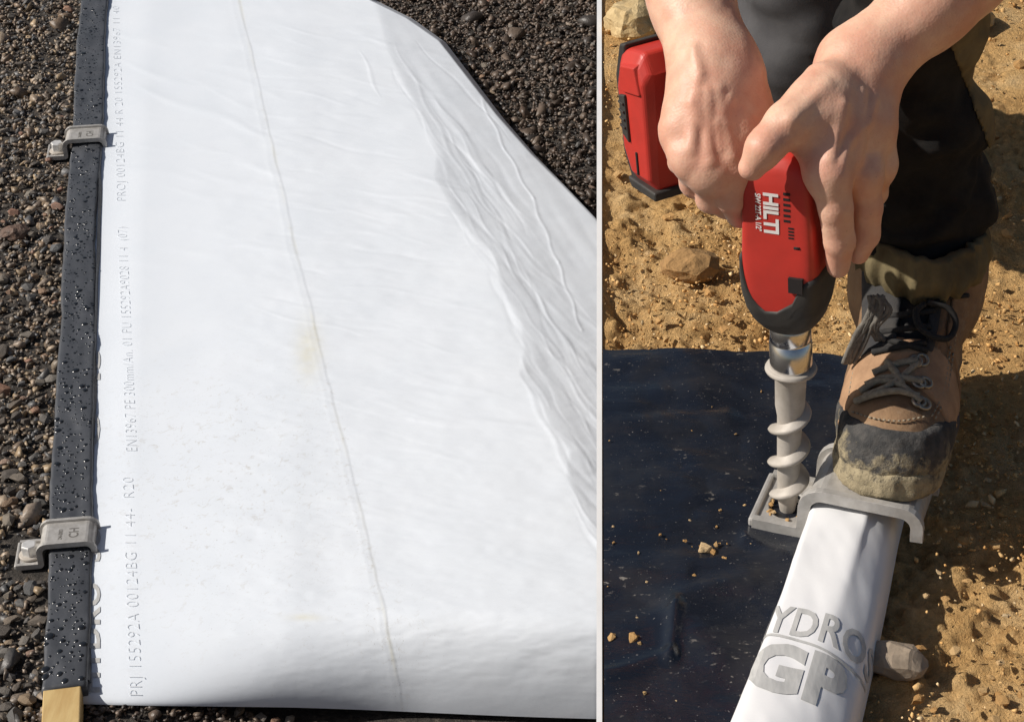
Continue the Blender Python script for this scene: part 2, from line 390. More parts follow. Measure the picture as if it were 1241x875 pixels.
# white batten / membrane layout on the upper terrace (axis of the batten, image-calibrated end points)
BT = .041
wa = atz(1040, 606, BT); wb = atz(958, 880, BT); wdir = (wa - wb) / np.linalg.norm(wa - wb); wn = np.array([wdir[1], -wdir[0], 0])
mt0 = atz(729, 423, .004); mt1 = atz(1016, 436, .004)            # far edge of the black membrane
def lineY(x): return mt0[1] + (x - mt0[0]) / (mt1[0] - mt0[0]) * (mt1[1] - mt0[1])
def bat_x(y): return wa[0] + (y - wa[1]) * wdir[0] / wdir[1]
xs = np.concatenate([[.0028], np.arange(.006, .50, .0032), np.linspace(.505, 1.4, 60), np.linspace(1.5, 40, 30)])
ys = np.concatenate([np.linspace(-15, .5, 24), np.linspace(.55, .85, 20), np.arange(.855, 2.3, .0034), np.linspace(2.31, 4, 90), np.linspace(4.2, 60, 30)])
X, Y = np.meshgrid(xs, ys); 
wob = .006 * n2(X * 30, Y * 30, 3, 1)
undermem = (1 - sstep(-.01, .012, Y - lineY(X) + wob)) * (1 - sstep(-.03, .02, X - bat_x(Y) + wob))
rough_ = np.clip(.55 + .6 * n2(X * 3.1, Y * 3.1, 2, 5), .1, 1)
hh = .010 * n2(X * 7, Y * 7, 3, 2) + rough_ * (.011 * n2(X * 34, Y * 34, 3, 3) + .010 * np.abs(n2(X * 60, Y * 60, 3, 4)) ** 1.3 + .0045 * n2(X * 130, Y * 130, 3, 6) - .004 * sstep(.35, .8, n2(X * 48, Y * 48, 2, 8))) - .006
near = (X < 2) & (Y > .3) & (Y < 5)
Z = np.where(near, hh, 0) * (1 - undermem) - .014 * undermem
Z = Z * sstep(.0, .02, X) - .001 - .010 * sstep(.02, .06, X - bat_x(Y)) * (1 - sstep(.12, .2, X - bat_x(Y))) * (1 - sstep(1.30, 1.40, Y))
soil = mesh('soil_ground', np.stack([X, Y, Z], -1).reshape(-1, 3), grid_faces(len(ys), len(xs)), M['soil']); tag(soil, kind='structure')
V = []
for y, w_ in ((-15, .002), (.85, .00395), (1.2, .0044), (1.7, .0053), (2.2, .0060), (2.6, .0066), (60, .02)):
    V += [(-w_ / 2 + .0002, y, -.035), (w_ / 2 - .0002, y, -.035), (w_ / 2, y, .0015), (-w_ / 2, y, .0015)]
Fs = [(4 * i + a, 4 * i + (a + 1) % 4, 4 * i + 4 + (a + 1) % 4, 4 * i + 4 + a) for i in range(6) for a in range(4)]
tag(mesh('divider_strip', V, Fs, M['divider'], smooth=False), 'long thin white edging strip between the dark gravel and the orange soil', 'divider')  # no real kerb: the line dividing the two halves, made solid

# ---- stones
def hull(n, sx, sy, sz, seed, jag=.25):
    r_ = random.Random(seed); bm = bmesh.new()
    for k in range(n):
        v = Vector((r_.gauss(0, 1), r_.gauss(0, 1), r_.gauss(0, 1))).normalized() * (1 - jag * r_.random())
        bm.verts.new((v.x * sx, v.y * sy, v.z * sz))
    res = bmesh.ops.convex_hull(bm, input=bm.verts[:]); 
    for v in [v for v in bm.verts if not v.link_faces]: bm.verts.remove(v)
    bm.verts.index_update(); V = np.array([v.co[:] for v in bm.verts]); Fs = [[v.index for v in f.verts] for f in bm.faces]; bm.free()
    return V, np.array(Fs)
HULLS = [hull(11, 1, random.uniform(.6, .95), random.uniform(.35, .7), 100 + k) for k in range(30)]
def clod(seed):
    hv, hf = hull(16, 1, random.uniform(.7, 1), random.uniform(.5, .8), seed, .45); bm = bmesh.new(); vs = [bm.verts.new(v) for v in hv]; [bm.faces.new([vs[i] for i in f]) for f in hf]
    bmesh.ops.recalc_face_normals(bm, faces=bm.faces[:]); bmesh.ops.subdivide_edges(bm, edges=bm.edges[:], cuts=1, smooth=.0, fractal=.55, seed=seed); bmesh.ops.triangulate(bm, faces=bm.faces[:])
    bm.verts.index_update(); r = np.array([v.co[:] for v in bm.verts]), np.array([[v.index for v in f.verts] for f in bm.faces]); bm.free(); return r
CLODS = [clod(300 + k) for k in range(20)]
def scatter(name, P, R, pal, mat, parent, hulls, flat=.5):
    """one joined mass of small stones: P positions, R radii"""
    VV, FF, CC = [], [], []; o = 0
    for p, r in zip(P, R):
        hv, hf = hulls[rng.integers(len(hulls))]
        e = np.array(Euler((rng.normal(0, flat), rng.normal(0, flat), rng.uniform(0, 6.28))).to_matrix())
        VV.append((hv * r) @ e.T + p); FF.append(hf + o); o += len(hv)
        c = np.array(pal[rng.integers(len(pal))]) * rng.uniform(.65, 1.35); CC.append(np.tile(c, (len(hv), 1)))
    ob = mesh(name, np.concatenate(VV), np.concatenate(FF), mat, parent, smooth=False); attr(ob, 'tint', np.concatenate(CC)); tag(ob, kind='stuff'); return ob
PAL = [(.19, .145, .105), (.20, .165, .125), (.26, .21, .165), (.10, .095, .09), (.33, .26, .19), (.20, .145, .10), (.15, .15, .15), (.36, .27, .17)]
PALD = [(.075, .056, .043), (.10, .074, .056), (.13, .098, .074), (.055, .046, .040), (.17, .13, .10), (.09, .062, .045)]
def pixfill(n, x0, x1, y0, y1, z, keep):
    """world points on a level, spread evenly on the ground inside an area"""
    c = [atz(x, y, z) for x, y in ((x0, y0), (x1, y0), (x0, y1), (x1, y1))]
    ax, bx = min(p[0] for p in c), max(p[0] for p in c); ay, by = min(p[1] for p in c), max(p[1] for p in c)
    P = np.stack([rng.uniform(ax, bx, n), rng.uniform(ay, by, n), np.full(n, z)], -1); px, py = topix(P)
    return P[keep(px, py)]
def xb(py): return 96 - (np.asarray(py, float)) * 45 / 830.      # outer (gravel-side) edge of the black batten
def xr_(py): return 127 - (np.asarray(py, float)) * 27 / 830.     # its edge on the sheet side
kL = lambda px, py: (px < xb(py) + 14) & (px > -120 - 210 * rng.random(len(px)) ** 2.5) & (py > -160) & (py < 1010)
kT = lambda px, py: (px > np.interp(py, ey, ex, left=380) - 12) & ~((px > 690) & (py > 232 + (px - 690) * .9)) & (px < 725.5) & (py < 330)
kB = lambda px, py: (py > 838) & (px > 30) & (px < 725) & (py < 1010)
P = pixfill(90000, -330, 110, -160, 1010, ZL + .002, kL); R = rng.lognormal(math.log(.0062), .55, len(P)); P[:, 2] += rng.uniform(-.004, .010, len(P))
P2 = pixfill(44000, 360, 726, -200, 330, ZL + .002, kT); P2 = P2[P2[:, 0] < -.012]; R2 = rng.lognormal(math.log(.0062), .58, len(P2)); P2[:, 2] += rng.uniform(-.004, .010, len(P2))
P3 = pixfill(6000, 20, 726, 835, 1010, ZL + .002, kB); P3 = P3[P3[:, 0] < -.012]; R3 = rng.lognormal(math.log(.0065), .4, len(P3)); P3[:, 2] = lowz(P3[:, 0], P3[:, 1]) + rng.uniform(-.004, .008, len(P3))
for fx0, fx1, fy0, fy1 in ((10, 60, 652, 704), (62, 94, 166, 198)):
    a_, b_ = topix(P); m_ = (a_ > fx0) & (a_ < fx1) & (b_ > fy0) & (b_ < fy1); P[m_, 2] = ZL - .006
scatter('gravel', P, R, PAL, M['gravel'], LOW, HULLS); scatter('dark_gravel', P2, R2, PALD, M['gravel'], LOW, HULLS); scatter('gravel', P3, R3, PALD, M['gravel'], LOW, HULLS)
HM = []
HULLB = [hull(26, 1, random.uniform(.6, .95), random.uniform(.4, .7), 700 + k, .3) for k in range(14)]
for k, (hv, hf) in enumerate(HULLB):
    me = bpy.data.meshes.new('stone'); me.from_pydata(hv.tolist(), [], hf.tolist()); me.materials.append(M['stone']); HM.append(me)
CM = []
for k, (hv, hf) in enumerate(CLODS[:10]):
    me = bpy.data.meshes.new('clod'); me.from_pydata(hv.tolist(), [], hf.tolist()); me.materials.append(M['clodobj']); CM.append(me)
def piece(name, meshes, p, r, parent, sq=1):
    o = bpy.data.objects.new(name, random.choice(meshes)); link(o, parent); o.location = Vector(p) - WL.get(parent.name, Vector((0, 0, 0)))
    o.rotation_euler = (random.gauss(0, .25), random.gauss(0, .25), random.uniform(0, 6.28)); o.scale = (r, r * random.uniform(.75, 1.1), r * sq * random.uniform(.8, 1.1)); return o
def spread(n, gen, mind):
    out = []
    for _ in range(n * 30):
        q = gen()
        if all((q[0] - a[0]) ** 2 + (q[1] - a[1]) ** 2 > mind ** 2 for a in out): out.append(q)
        if len(out) >= n: break
    return out
def genL():
    py = random.uniform(2, 870) ** 1.0; return (random.uniform(2, max(12, float(xb(py)) - 8)), py)
def genT():
    while True:
        x, y = random.uniform(470, 720), random.uniform(2, 250)
        if x > np.interp(y, ey, ex) + 8: return (x, y)
for x, y in [q for q in spread(196, genL, 13) if not ((q[0] > 2 and 640 < q[1] < 705) or (q[0] > 60 and 158 < q[1] < 200))]: piece('stone', HM, atz(x, y, ZL + .010), random.choice([.009, .010, .011, .013, .015, .021]) * (1.1 if y > 400 else .9), LOW)
for x, y in spread(70, genT, 12): 
    o = piece('stone', HM, atz(x, y, ZL + .009), random.uniform(.008, .013), LOW)
for x, y in spread(34, lambda: (random.uniform(110, 720), random.uniform(866, 874)), 14): q = atz(x, y, ZL - .05); q[2] = float(lowz(q[0], q[1])) + .006; piece('stone', HM, q, random.uniform(.009, .016), LOW)

def rock(name, px, py, z, size, mat, seed, label, rz=0, n=70):
    hv, hf = hull(n, *size, seed, .16); bm = bmesh.new()
    vs = [bm.verts.new(v) for v in hv]; [bm.faces.new([vs[i] for i in f]) for f in hf]
    bmesh.ops.recalc_face_normals(bm, faces=bm.faces[:])
    bmesh.ops.subdivide_edges(bm, edges=bm.edges[:], cuts=2, use_grid_fill=True)
    for v in bm.verts: v.co += v.normal * float(fbm(np.array([list(v.co * 60)]), 3)[0]) * min(size) * .13
    me = bpy.data.meshes.new(name); bm.to_mesh(me); bm.free(); me.materials.append(mat)
    o = bpy.data.objects.new(name, me); link(o); o.location = atz(px, py, z); o.rotation_euler = (0, 0, rz); tag(o, label, 'rock'); return o
rock('rock', 18, 282, ZL + .014, (.040, .028, .020), M['rock_brown'], 1, 'large wet brown rock lying in the gravel left of the black batten', .3)
rock('rock', 768, 26, .010, (.042, .040, .030), M['rock_yellow'], 2, 'pale yellow angular rock above the red battery', .5)
rock('clod', 838, 322, .006, (.036, .026, .018), M['rock_tan'], 3, 'rounded earth clod on the orange soil beside the drill', .2)
rock('rock', 1082, 800, .004, (.032, .019, .014), M['rock_grey'], 23, 'flat grey stone in shade beside the white printed batten', -.15)
rock('rock', 1180, 24, .006, (.034, .026, .018), M['rock_yellow'], 5, 'pale stone on soil behind the trouser leg at top', .9)
rock('rock', 920, 10, .010, (.03, .03, .02), M['rock_yellow'], 6, 'small pale rock behind the wrist and grey trouser leg', .9)

# soil clods
soilz = lambda x, y: 0.0
def onsoil(px, py): return (py < 424) | (px > 1110)
PALS = [(.66, .42, .18), (.70, .46, .21), (.58, .34, .13), (.74, .55, .31), (.54, .31, .12)]
n = 38000; P = np.stack([rng.uniform(.006, .62, n), rng.uniform(.8, 2.5, n), np.zeros(n)], -1)
um = lambda P: (P[:, 1] > lineY(P[:, 0]) + .008) | (P[:, 0] > bat_x(P[:, 1]) + .05)
dens = np.clip(.35 + .9 * n2(P[:, 0] * 5, P[:, 1] * 5, 2, 9), .08, 1)
P = P[um(P) & (rng.random(n) < dens)]; P[:, 2] = rng.uniform(-.004, .004, len(P)); R = rng.lognormal(math.log(.0017), .5, len(P))
P[:, 0] = np.maximum(P[:, 0], .004 + R * 1.3)
scatter('soil_crumbs', P, R, PALS, M['clod'], soil, HULLS)
def genS():
    while True:
        x, y = random.uniform(734, 1240), random.uniform(2, 873); p = atz(x, y, .003)
        if (p[1] > lineY(p[0]) + .02 or p[0] > bat_x(p[1]) + .07) and not (905 < x < 1165 and 60 < y < 480): return (x, y)
for x, y in spread(120, genS, 15): piece('clod', CM, atz(x, y, .001), random.choice([.004, .0045, .005, .006, .007, .010]), soil, .7)

# ------------------------------------------------------------------ the white sheet on the lower terrace
NR, NC = 660, 460
def seg_d(px, py, a, b_):
    ax, ay = a; bx, by = b_; dx, dy = bx - ax, by - ay; L2 = dx * dx + dy * dy
    t = np.clip(((px - ax) * dx + (py - ay) * dy) / L2, 0, 1); s = ((px - ax) * dy - (py - ay) * dx) / math.sqrt(L2)
    return np.hypot(px - ax - t * dx, py - ay - t * dy), t, s
RIDGE = [(-90, 430), (0, 452), (60, 468), (110, 492), (150, 512), (185, 528), (215, 525), (250, 545), (285, 572), (310, 598), (345, 604), (390, 630), (425, 634), (455, 628), (490, 655), (520, 668), (545, 690), (575, 685), (610, 700), (650, 722), (720, 745), (900, 800)]
rgy, rgx = np.array([p[0] for p in RIDGE], float), np.array([p[1] for p in RIDGE], float)
SEAM = [(-90, 275), (0, 291), (100, 313), (180, 332), (250, 347), (330, 366), (400, 383), (470, 400), (560, 424), (650, 446), (740, 466), (875, 492)]
smy, smx = np.array([p[0] for p in SEAM], float), np.array([p[1] for p in SEAM], float)
WR = []
r_ = random.Random(5)
for k in range(170):
    x = r_.uniform(300, 520); y = r_.uniform(30, 640); L = r_.uniform(40, 150); s = r_.uniform(-.05, .28)
    WR.append((x, y, x + L, y + L * s, r_.uniform(1.1, 2.8), r_.uniform(.0002, .0008) * r_.choice([1, 1, -1]) * (1 if y < 400 else .5)))
for k in range(26):
    x = r_.uniform(120, 280); y = r_.uniform(15, 330); L = r_.uniform(60, 180); s = r_.uniform(-.12, .42)
    WR.append((x, y, x + L, y + L * s, r_.uniform(2.5, 5), r_.uniform(.0002, .0006)))
WR += [(165, 105, 325, 165, 5, .0010), (150, 75, 245, 110, 4, .0007), (436, 60, 462, 118, 2.0, .0006), (505, 512, 680, 516, 3, .0010), (485, 507, 620, 512, 2.5, .0008)]
for k in range(130):     # folds running down the slope
    t = r_.random(); y = 40 + 620 * t; x = float(np.interp(y, rgy, rgx)) + r_.uniform(-12, 60); L = r_.uniform(70, 220); a = r_.uniform(.75, 1.15)
    WR.append((x, y, x + L * math.cos(a), y + L * math.sin(a), r_.uniform(1.2, 3.6), r_.uniform(-.0007, .0008)))
def sheet_h(px, py):
    px = np.asarray(px, float); py = np.asarray(py, float)
    u = px - xr_(py)
    h = .032 + .007 * sstep(-4, 60, u) + .024 * sstep(10, 260, u) + .026 * sstep(150, 620, u)
    rx = np.interp(py, rgy, rgx); d = px - rx
    dd = np.maximum(d, 0); sl = .00034 * (dd - 4 * (1 - np.exp(-dd / 4)))     # turning over to the far slope
    fold = n2((px + .9 * py) * .004, (px * .85 - py * .62) * .028, 3, 21); fold2 = n2((px + 1.1 * py) * .008, (px * .9 - py * .6) * .07, 2, 22)
    on = sstep(0, 35, d)
    h = h - np.minimum(sl, .10) + on * (.0013 * fold + .0006 * fold2)
    lip = np.interp(py, ey, ex, left=455 + 0)          # outer edge runs down to the gravel
    h = h + .0011 * n2(px * .012, py * .012, 2, 23) + .0009 * n2(px * .02, py * .06, 3, 24) * sstep(200, 330, px)
    for x0, y0, x1, y1, w_, a in WR:
        m = (px > min(x0, x1) - 5 * w_) & (px < max(x0, x1) + 5 * w_) & (py > min(y0, y1) - 5 * w_) & (py < max(y0, y1) + 5 * w_)
        if not m.any(): continue
        q, t, s = seg_d(px[m] + 2.2 * np.sin(py[m] * .11 + x0), py[m] + 2 * np.sin(px[m] * .06 + y0), (x0, y0), (x1, y1)); wt = w_ * (.5 + .7 * np.sin(np.pi * t))
        h[m] = h[m] + a * np.exp(-(q / wt) ** 2) * np.sqrt(np.clip(np.sin(np.pi * np.clip(t, .02, .98)), 0, 1))
    # bright raised crease on the slope
    for (a, b2) in (((556, 70), (575, 100)), ((584, 122), (612, 180)), ((612, 180), (645, 240)), ((645, 240), (676, 318)), ((676, 318), (705, 400))):
        q, t, s = seg_d(px + 1.5 * np.sin(py * .15), py, a, b2); h = h + .0009 * np.exp(-(q / 1.6) ** 2)
    # welded seam: the left strip overlaps the right one
    sx = px - np.interp(py, smy, smx) - 2.0 * n2(py * .03, py * 0, 3, 31)
    h = h + .0006 * (1 - sstep(-1.0, 1.2, sx)) * sstep(-60, -8, sx) + .0002 * np.exp(-((sx + 9) / 3) ** 2)
    return h
def sheet_full(px, py):
    h = sheet_h(px, py)
    # front edge turned down, a bend added to grey the sheet by shading
    yb = np.interp(px, [100, 360, 720], [852, 858, 870]) + 1.0 * np.sin(px * .012)
    q = (py - (yb - 128)) / 128.; hs_ = .039 + .024 * sstep(10, 260, px - xr_(py)) + .026 * sstep(150, 620, px - xr_(py)); B = np.maximum(hs_ - .008 + .078 * sstep(150, 520, px), .01); A = np.maximum((.176 - .78 * B) / .6, .03)
    phi = np.linspace(0, math.pi / 2, 60); sa, ca = .62, .785
    m = q > 0
    if m.any():
        Bm, Am, qm = B[m][:, None], A[m][:, None], np.clip(q[m], 0, 1)
        pr = Am * np.sin(phi) * sa + Bm * (1 - np.cos(phi)) * ca; pr = pr / pr[:, -1:]
        k = (pr < qm[:, None]).sum(1).clip(1, 59); i = np.arange(len(k)); p0, p1 = pr[i, k - 1], pr[i, k]; f = ((qm - p0) / (p1 - p0)).clip(0, 1)
        ph = phi[k - 1] + f * (phi[k] - phi[k - 1]); h[m] = hs_[m] + (h[m] - hs_[m]) * (1 - .9 * qm) - Bm[:, 0] * (1 - np.cos(ph))
    # outer rim falls onto the gravel
    lx = np.interp(py, ey, ex); rim = sstep(-9, 0, px - lx); h = h - rim * np.maximum(h - .012, 0) * .6
    return h
T, S = np.meshgrid(np.linspace(0, 1, NR), np.linspace(0, 1, NC), indexing='ij')
PY = -95 + T * (852 + 95); xl = xr_(PY) - 10; xe = np.minimum(np.interp(PY, np.concatenate([[-95], ey]), np.concatenate([[300], ex])), 724.2)
PX = xl + S * (xe - xl); PY = -95 + T * (np.interp(PX, [100, 360, 720], [852, 858, 870]) + 1.0 * np.sin(PX * .012) + 95)
Hs = sheet_full(PX.ravel(), PY.ravel())
Pw = atz(PX.ravel(), PY.ravel(), ZL + Hs); Pw[:, 0] = np.minimum(Pw[:, 0], -.0032)
SHR = empty('membrane_sheet', (-.5, 3.2, ZL), 0, 'wide white waterproof membrane sheet spread over the gravel beside the black batten', 'sheet')
sh = mesh('sheet_surface', Pw, grid_faces(NR, NC)[:, ::-1], M['sheet'], SHR)
sx = PX.ravel() - np.interp(PY.ravel(), smy, smx)
pxr, pyr = PX.ravel(), PY.ravel()
dirt = np.clip(.10 + 1.0 * np.exp(-(((pxr - 270) / 150) ** 2 + ((pyr - 590) / 150) ** 2)) + .5 * np.exp(-(((pxr - 470) / 60) ** 2 + ((pyr - 770) / 50) ** 2)) + .5 * np.exp(-(sx / 12) ** 2), 0, 1) * (1 - .85 * sstep(0, 12, sx) * (pyr < 700)) * (.4 + .6 * sstep(380, 520, pyr))
stain = .42 * np.exp(-((sx + 1) / 2.2) ** 2) * np.clip(.4 + n2(pyr * .02, pyr * 0, 3, 50), 0, 1) + .55 * np.exp(-(((pxr - 374) / 15) ** 2 + ((pyr - 425) / 32) ** 2)) + .5 * np.exp(-(((pxr - 370) / 20) ** 2 + ((pyr - 748) / 4) ** 2))
attr(sh, 'dirt', dirt); attr(sh, 'stain', np.clip(stain, 0, 1))
for pp in sh.data.polygons: break
def letters(name, P, tf, mat, parent):
    P = np.asarray(P); par = list(range(len(P)))
    def find(a):
        while par[a] != a: par[a] = par[par[a]]; a = par[a]
        return a
    for t in tf:
        for a in t[1:]: par[find(a)] = find(t[0])
    roots = {}
    for t in tf: roots.setdefault(find(t[0]), []).append(t)
    for fs in roots.values():
        ids = sorted({i for t in fs for i in t}); mp = {a: k for k, a in enumerate(ids)}
        mesh(name, P[ids], [[mp[i] for i in t] for t in fs], mat, parent, smooth=False)
# print along the sheet (bottom to top)
def print_line(s, a, b2, hpx0, hpx1, mat, off, name='printed_line', cuts=0):
    tv, tf = text_mesh(s, off, cuts, 1.12); x0, x1 = tv[:, 0].min(), tv[:, 0].max(); t = (tv[:, 0] - x0) / (x1 - x0)
    ay, by = a[1], b2[1]; k = (by + 1155) / (ay + 1155); tt = t / (t + (1 - t) / k) if False else (1 - k ** t) / (1 - k)
    base = np.array(a)[None] + (np.array(b2) - np.array(a))[None] * tt[:, None]
    hp = hpx0 + (hpx1 - hpx0) * tt
    px = base[:, 0] - tv[:, 1] / .73 * hp; py = base[:, 1] - 0 * tv[:, 1]
    P = atz(px, py, ZL + sheet_full(px, py) + .0012)
    if name == 'printed_line': return tag(mesh(name, P, tf, mat, SHR, smooth=False), kind='stuff')
    letters(name, P, tf, mat, SHR)
print_line('PRJ 155292A 00124BG 11 44-  R20', (172, 842), (161, 578), 17, 14, M['ink'], -.022)
print_line('EN13967 PE 300mm/An. 01 PU 155292A9028 11 4  (07)', (166, 546), (153, 275), 15, 12, M['ink'], -.022)
print_line('PROJ 00124BG 11 44 R 20 155292A EN13967 11 40', (152, 243), (144, 8), 12, 9, M['ink'], -.022)
print_line('HYDRO  SU', (120, 838), (121, 640), 22, 18, M['ink_dark'], .03, 'printed_letter', 6)
print_line('O  IS', (120, 540), (121, 425), 17, 15, M['ink_dark'], .03, 'printed_letter', 6)

# ------------------------------------------------------------------ black wrapped batten
BW, BH = .074, .042
la = atz((xb(-95) + xr_(-95)) / 2 + 0, -95, ZL + BH); lb = atz((xb(830) + xr_(830)) / 2, 832, ZL + BH); ldir = (la - lb); LL = np.linalg.norm(ldir); ldir /= LL; ln = np.array([ldir[1], -ldir[0], 0])
BR = empty('black_batten', tuple(lb - np.array([0, 0, BH])), 0, 'long batten wrapped in wet black membrane along the edge of the white sheet', 'batten')
def box_prof(w, h, r, n=5):
    P = []
    for cx, cy, a0 in ((w / 2 - r, r * .4, -math.pi / 2), (w / 2 - r, h - r, 0), (-w / 2 + r, h - r, math.pi / 2), (-w / 2 + r, r * .4, math.pi)):
        for k in range(n + 1):
            a = a0 + math.pi / 2 * k / n; P.append((cx + r * math.cos(a), max(cy + r * math.sin(a), 0)))
    Q = []
    for i in range(len(P)):         # subdivide the long sides
        a, b2 = np.array(P[i]), np.array(P[(i + 1) % len(P)]); m = max(1, int(np.linalg.norm(b2 - a) / .006))
        Q += [tuple(a + (b2 - a) * k / m) for k in range(m)]
    return np.array(Q)
pr = box_prof(BW, BH, .007); nL = 330; tt = np.linspace(0, LL, nL); V = []
for t in tt:
    w_ = 1 + .05 * math.sin(t * 3.1) * .5
    nx = .0024 * n2(pr[:, 0] * 26, np.full(len(pr), t * 7), 3, 61) + .0010 * n2(pr[:, 0] * 60 + t * 20, np.full(len(pr), t * 30), 2, 62)
    shf = .0035 * math.sin(t * 2.6 + 1) + .002 * math.sin(t * 7)
    sag = 1 + nx / .04
    x = pr[:, 0] * w_ * sag + shf; z = np.where(pr[:, 1] > .002, pr[:, 1] * sag, pr[:, 1])
    # puckers and diagonal creases in the wrap
    for t0, a, wd, sl in ((LL * .215, .006, .035, .9), (LL * .44, .007, .05, -.8), (LL * .46, .004, .02, -1.2), (LL * .72, .004, .03, .7)):
        z = z - np.where(pr[:, 1] > .03, a * np.exp(-((t - t0 + sl * pr[:, 0]) / wd) ** 2) * (.4 - pr[:, 0] / BW), 0)
    V.append((lb - [0, 0, BH])[None] + ldir[None] * t + ln[None] * x[:, None] + np.array([[0, 0, 1]]) * z[:, None])
V = np.concatenate(V); Fs = grid_faces(nL, len(pr), True).tolist() + [list(range(len(pr)))[::-1], list(range((nL - 1) * len(pr), nL * len(pr)))]
wrap = mesh('membrane_wrap', V, Fs, M['black_wrap'], BR)
bm = bmesh.new(); bm.from_mesh(wrap.data); bmesh.ops.recalc_face_normals(bm, faces=bm.faces[:]); bm.to_mesh(wrap.data); bm.free()
# loose flap of the wrap along the sheet side
fl = []
for t in np.linspace(.02, LL, 160):
    wv = .004 * math.sin(t * 9) + .003 * math.sin(t * 23)
    c = (lb - [0, 0, BH]) + ldir * t
    for k, (x, z) in enumerate(((BW / 2 - .004, BH - .003), (BW / 2 + .004 + wv * .4, BH - .012), (BW / 2 + .005 + wv * .6, .024), (BW / 2 + .008 + wv * .6, .016))): fl.append(c + ln * x + np.array([0, 0, z]))
mesh('wrap_flap', fl, grid_faces(160, 4), M['black_wrap'], BR)
V, Fs = join([boxv(-.031, .029, -.16, .05, .002, .039)])
V = np.array(V); V = (lb - [0, 0, BH])[None] + V[:, :1] * ln + V[:, 1:2] * ldir + V[:, 2:] * np.array([[0, 0, 1]])
bevel(mesh('timber_end', V, Fs, M['wood'], BR, smooth=False), .002)
# water drops
dv = []; dome_v, dome_f = [], []
for i, (rr_, zz) in enumerate(((1, 0), (.86, .42), (.5, .72), (.0, .82))):
    for k in range(8):
        a = 2 * math.pi * k / 8; dome_v.append((rr_ * math.cos(a), rr_ * math.sin(a), zz))
dome_v = np.array(dome_v); dome_f = grid_faces(4, 8, True)
dg = bpy.context.evaluated_depsgraph_get(); dg.update()
VV, FF = [], []; o_ = 0; placed = []
root_loc = np.array(WL[BR.name])
for k in range(1900):
    t = rng.uniform(0.01, LL - .02); x = rng.uniform(-BW / 2 + .004, BW / 2 - .004); r0 = min(rng.lognormal(math.log(.0027 - .0007 * t / LL), .5), .0075)
    if any(abs(t - a) < .02 and (t - a) ** 2 + (x - b2) ** 2 < (r0 + c) ** 2 for a, b2, c in placed[-900:]): continue
    c = (lb - [0, 0, BH]) + ldir * t + ln * x
    hit, loc, nrm, _ = wrap.ray_cast(Vector(c - root_loc) + Vector((0, 0, .2)), Vector((0, 0, -1)))
    if not hit or abs(nrm.z) < .7: continue
    placed.append((t, x, r0)); sc = np.array([r0 * rng.uniform(.85, 1.2), r0 * rng.uniform(.9, 1.3), r0 * .42])
    VV.append(dome_v * sc + np.array(loc) + root_loc - [0, 0, .0002]); FF.append(dome_f + o_); o_ += len(dome_v)
tag(mesh('water_droplets', np.concatenate(VV), np.concatenate(FF), M['drop'], BR), kind='stuff')

# ------------------------------------------------------------------ clamps and anchor screws
def offset_profile(pts, t):
    pts = [np.array(p, float) for p in pts]; out = []
    for i, p in enumerate(pts):
        ns = []
        for a, b2 in ((i - 1, i), (i, i + 1)):
            if a >= 0 and b2 < len(pts): d = pts[b2] - pts[a]; d /= np.linalg.norm(d); ns.append(np.array([-d[1], d[0]]))
        n_ = sum(ns); n_ /= np.linalg.norm(n_); out.append(p + n_ * t / max(.5, float(n_ @ ns[0])))
    return out
CI, CHT, CD = .0415, .0425, .037      # inner half width, inner height, half depth
def arc(c, r, a0, a1, n=5): return [(c[0] + r * math.cos(math.radians(a0 + (a1 - a0) * k / n)), c[1] + r * math.sin(math.radians(a0 + (a1 - a0) * k / n))) for k in range(n + 1)]
rise = arc((-CI - .012, .010), .010, -90, 0, 5) + arc((-CI + .008, CHT - .010), .010, 180, 90, 5) + arc((CI - .010, CHT - .010), .010, 90, 0, 5) + [(CI, .028), (CI + .0005, .021)]
rise = [(x, z + .001) for x, z in rise]
full = [(-CI - .051, .001)] + rise
def extr(prof, t, y0, y1):
    a = prof; c = offset_profile(prof, t); loop = list(a) + list(reversed(c)); n_ = len(loop)
    V = [(x, y0, z) for x, z in loop] + [(x, y1, z) for x, z in loop]; m = len(a)
    Fs = [(i, (i + 1) % n_, n_ + (i + 1) % n_, n_ + i) for i in range(n_)]
    for i in range(m - 1): j, k = n_ - 1 - i, n_ - 2 - i; Fs.append((i, j, k, i + 1)); Fs.append((n_ + i, n_ + i + 1, n_ + k, n_ + j))
    return V, Fs
def fixn(o):
    bm = bmesh.new(); bm.from_mesh(o.data); bmesh.ops.recalc_face_normals(bm, faces=bm.faces[:]); bm.to_mesh(o.data); bm.free(); return o
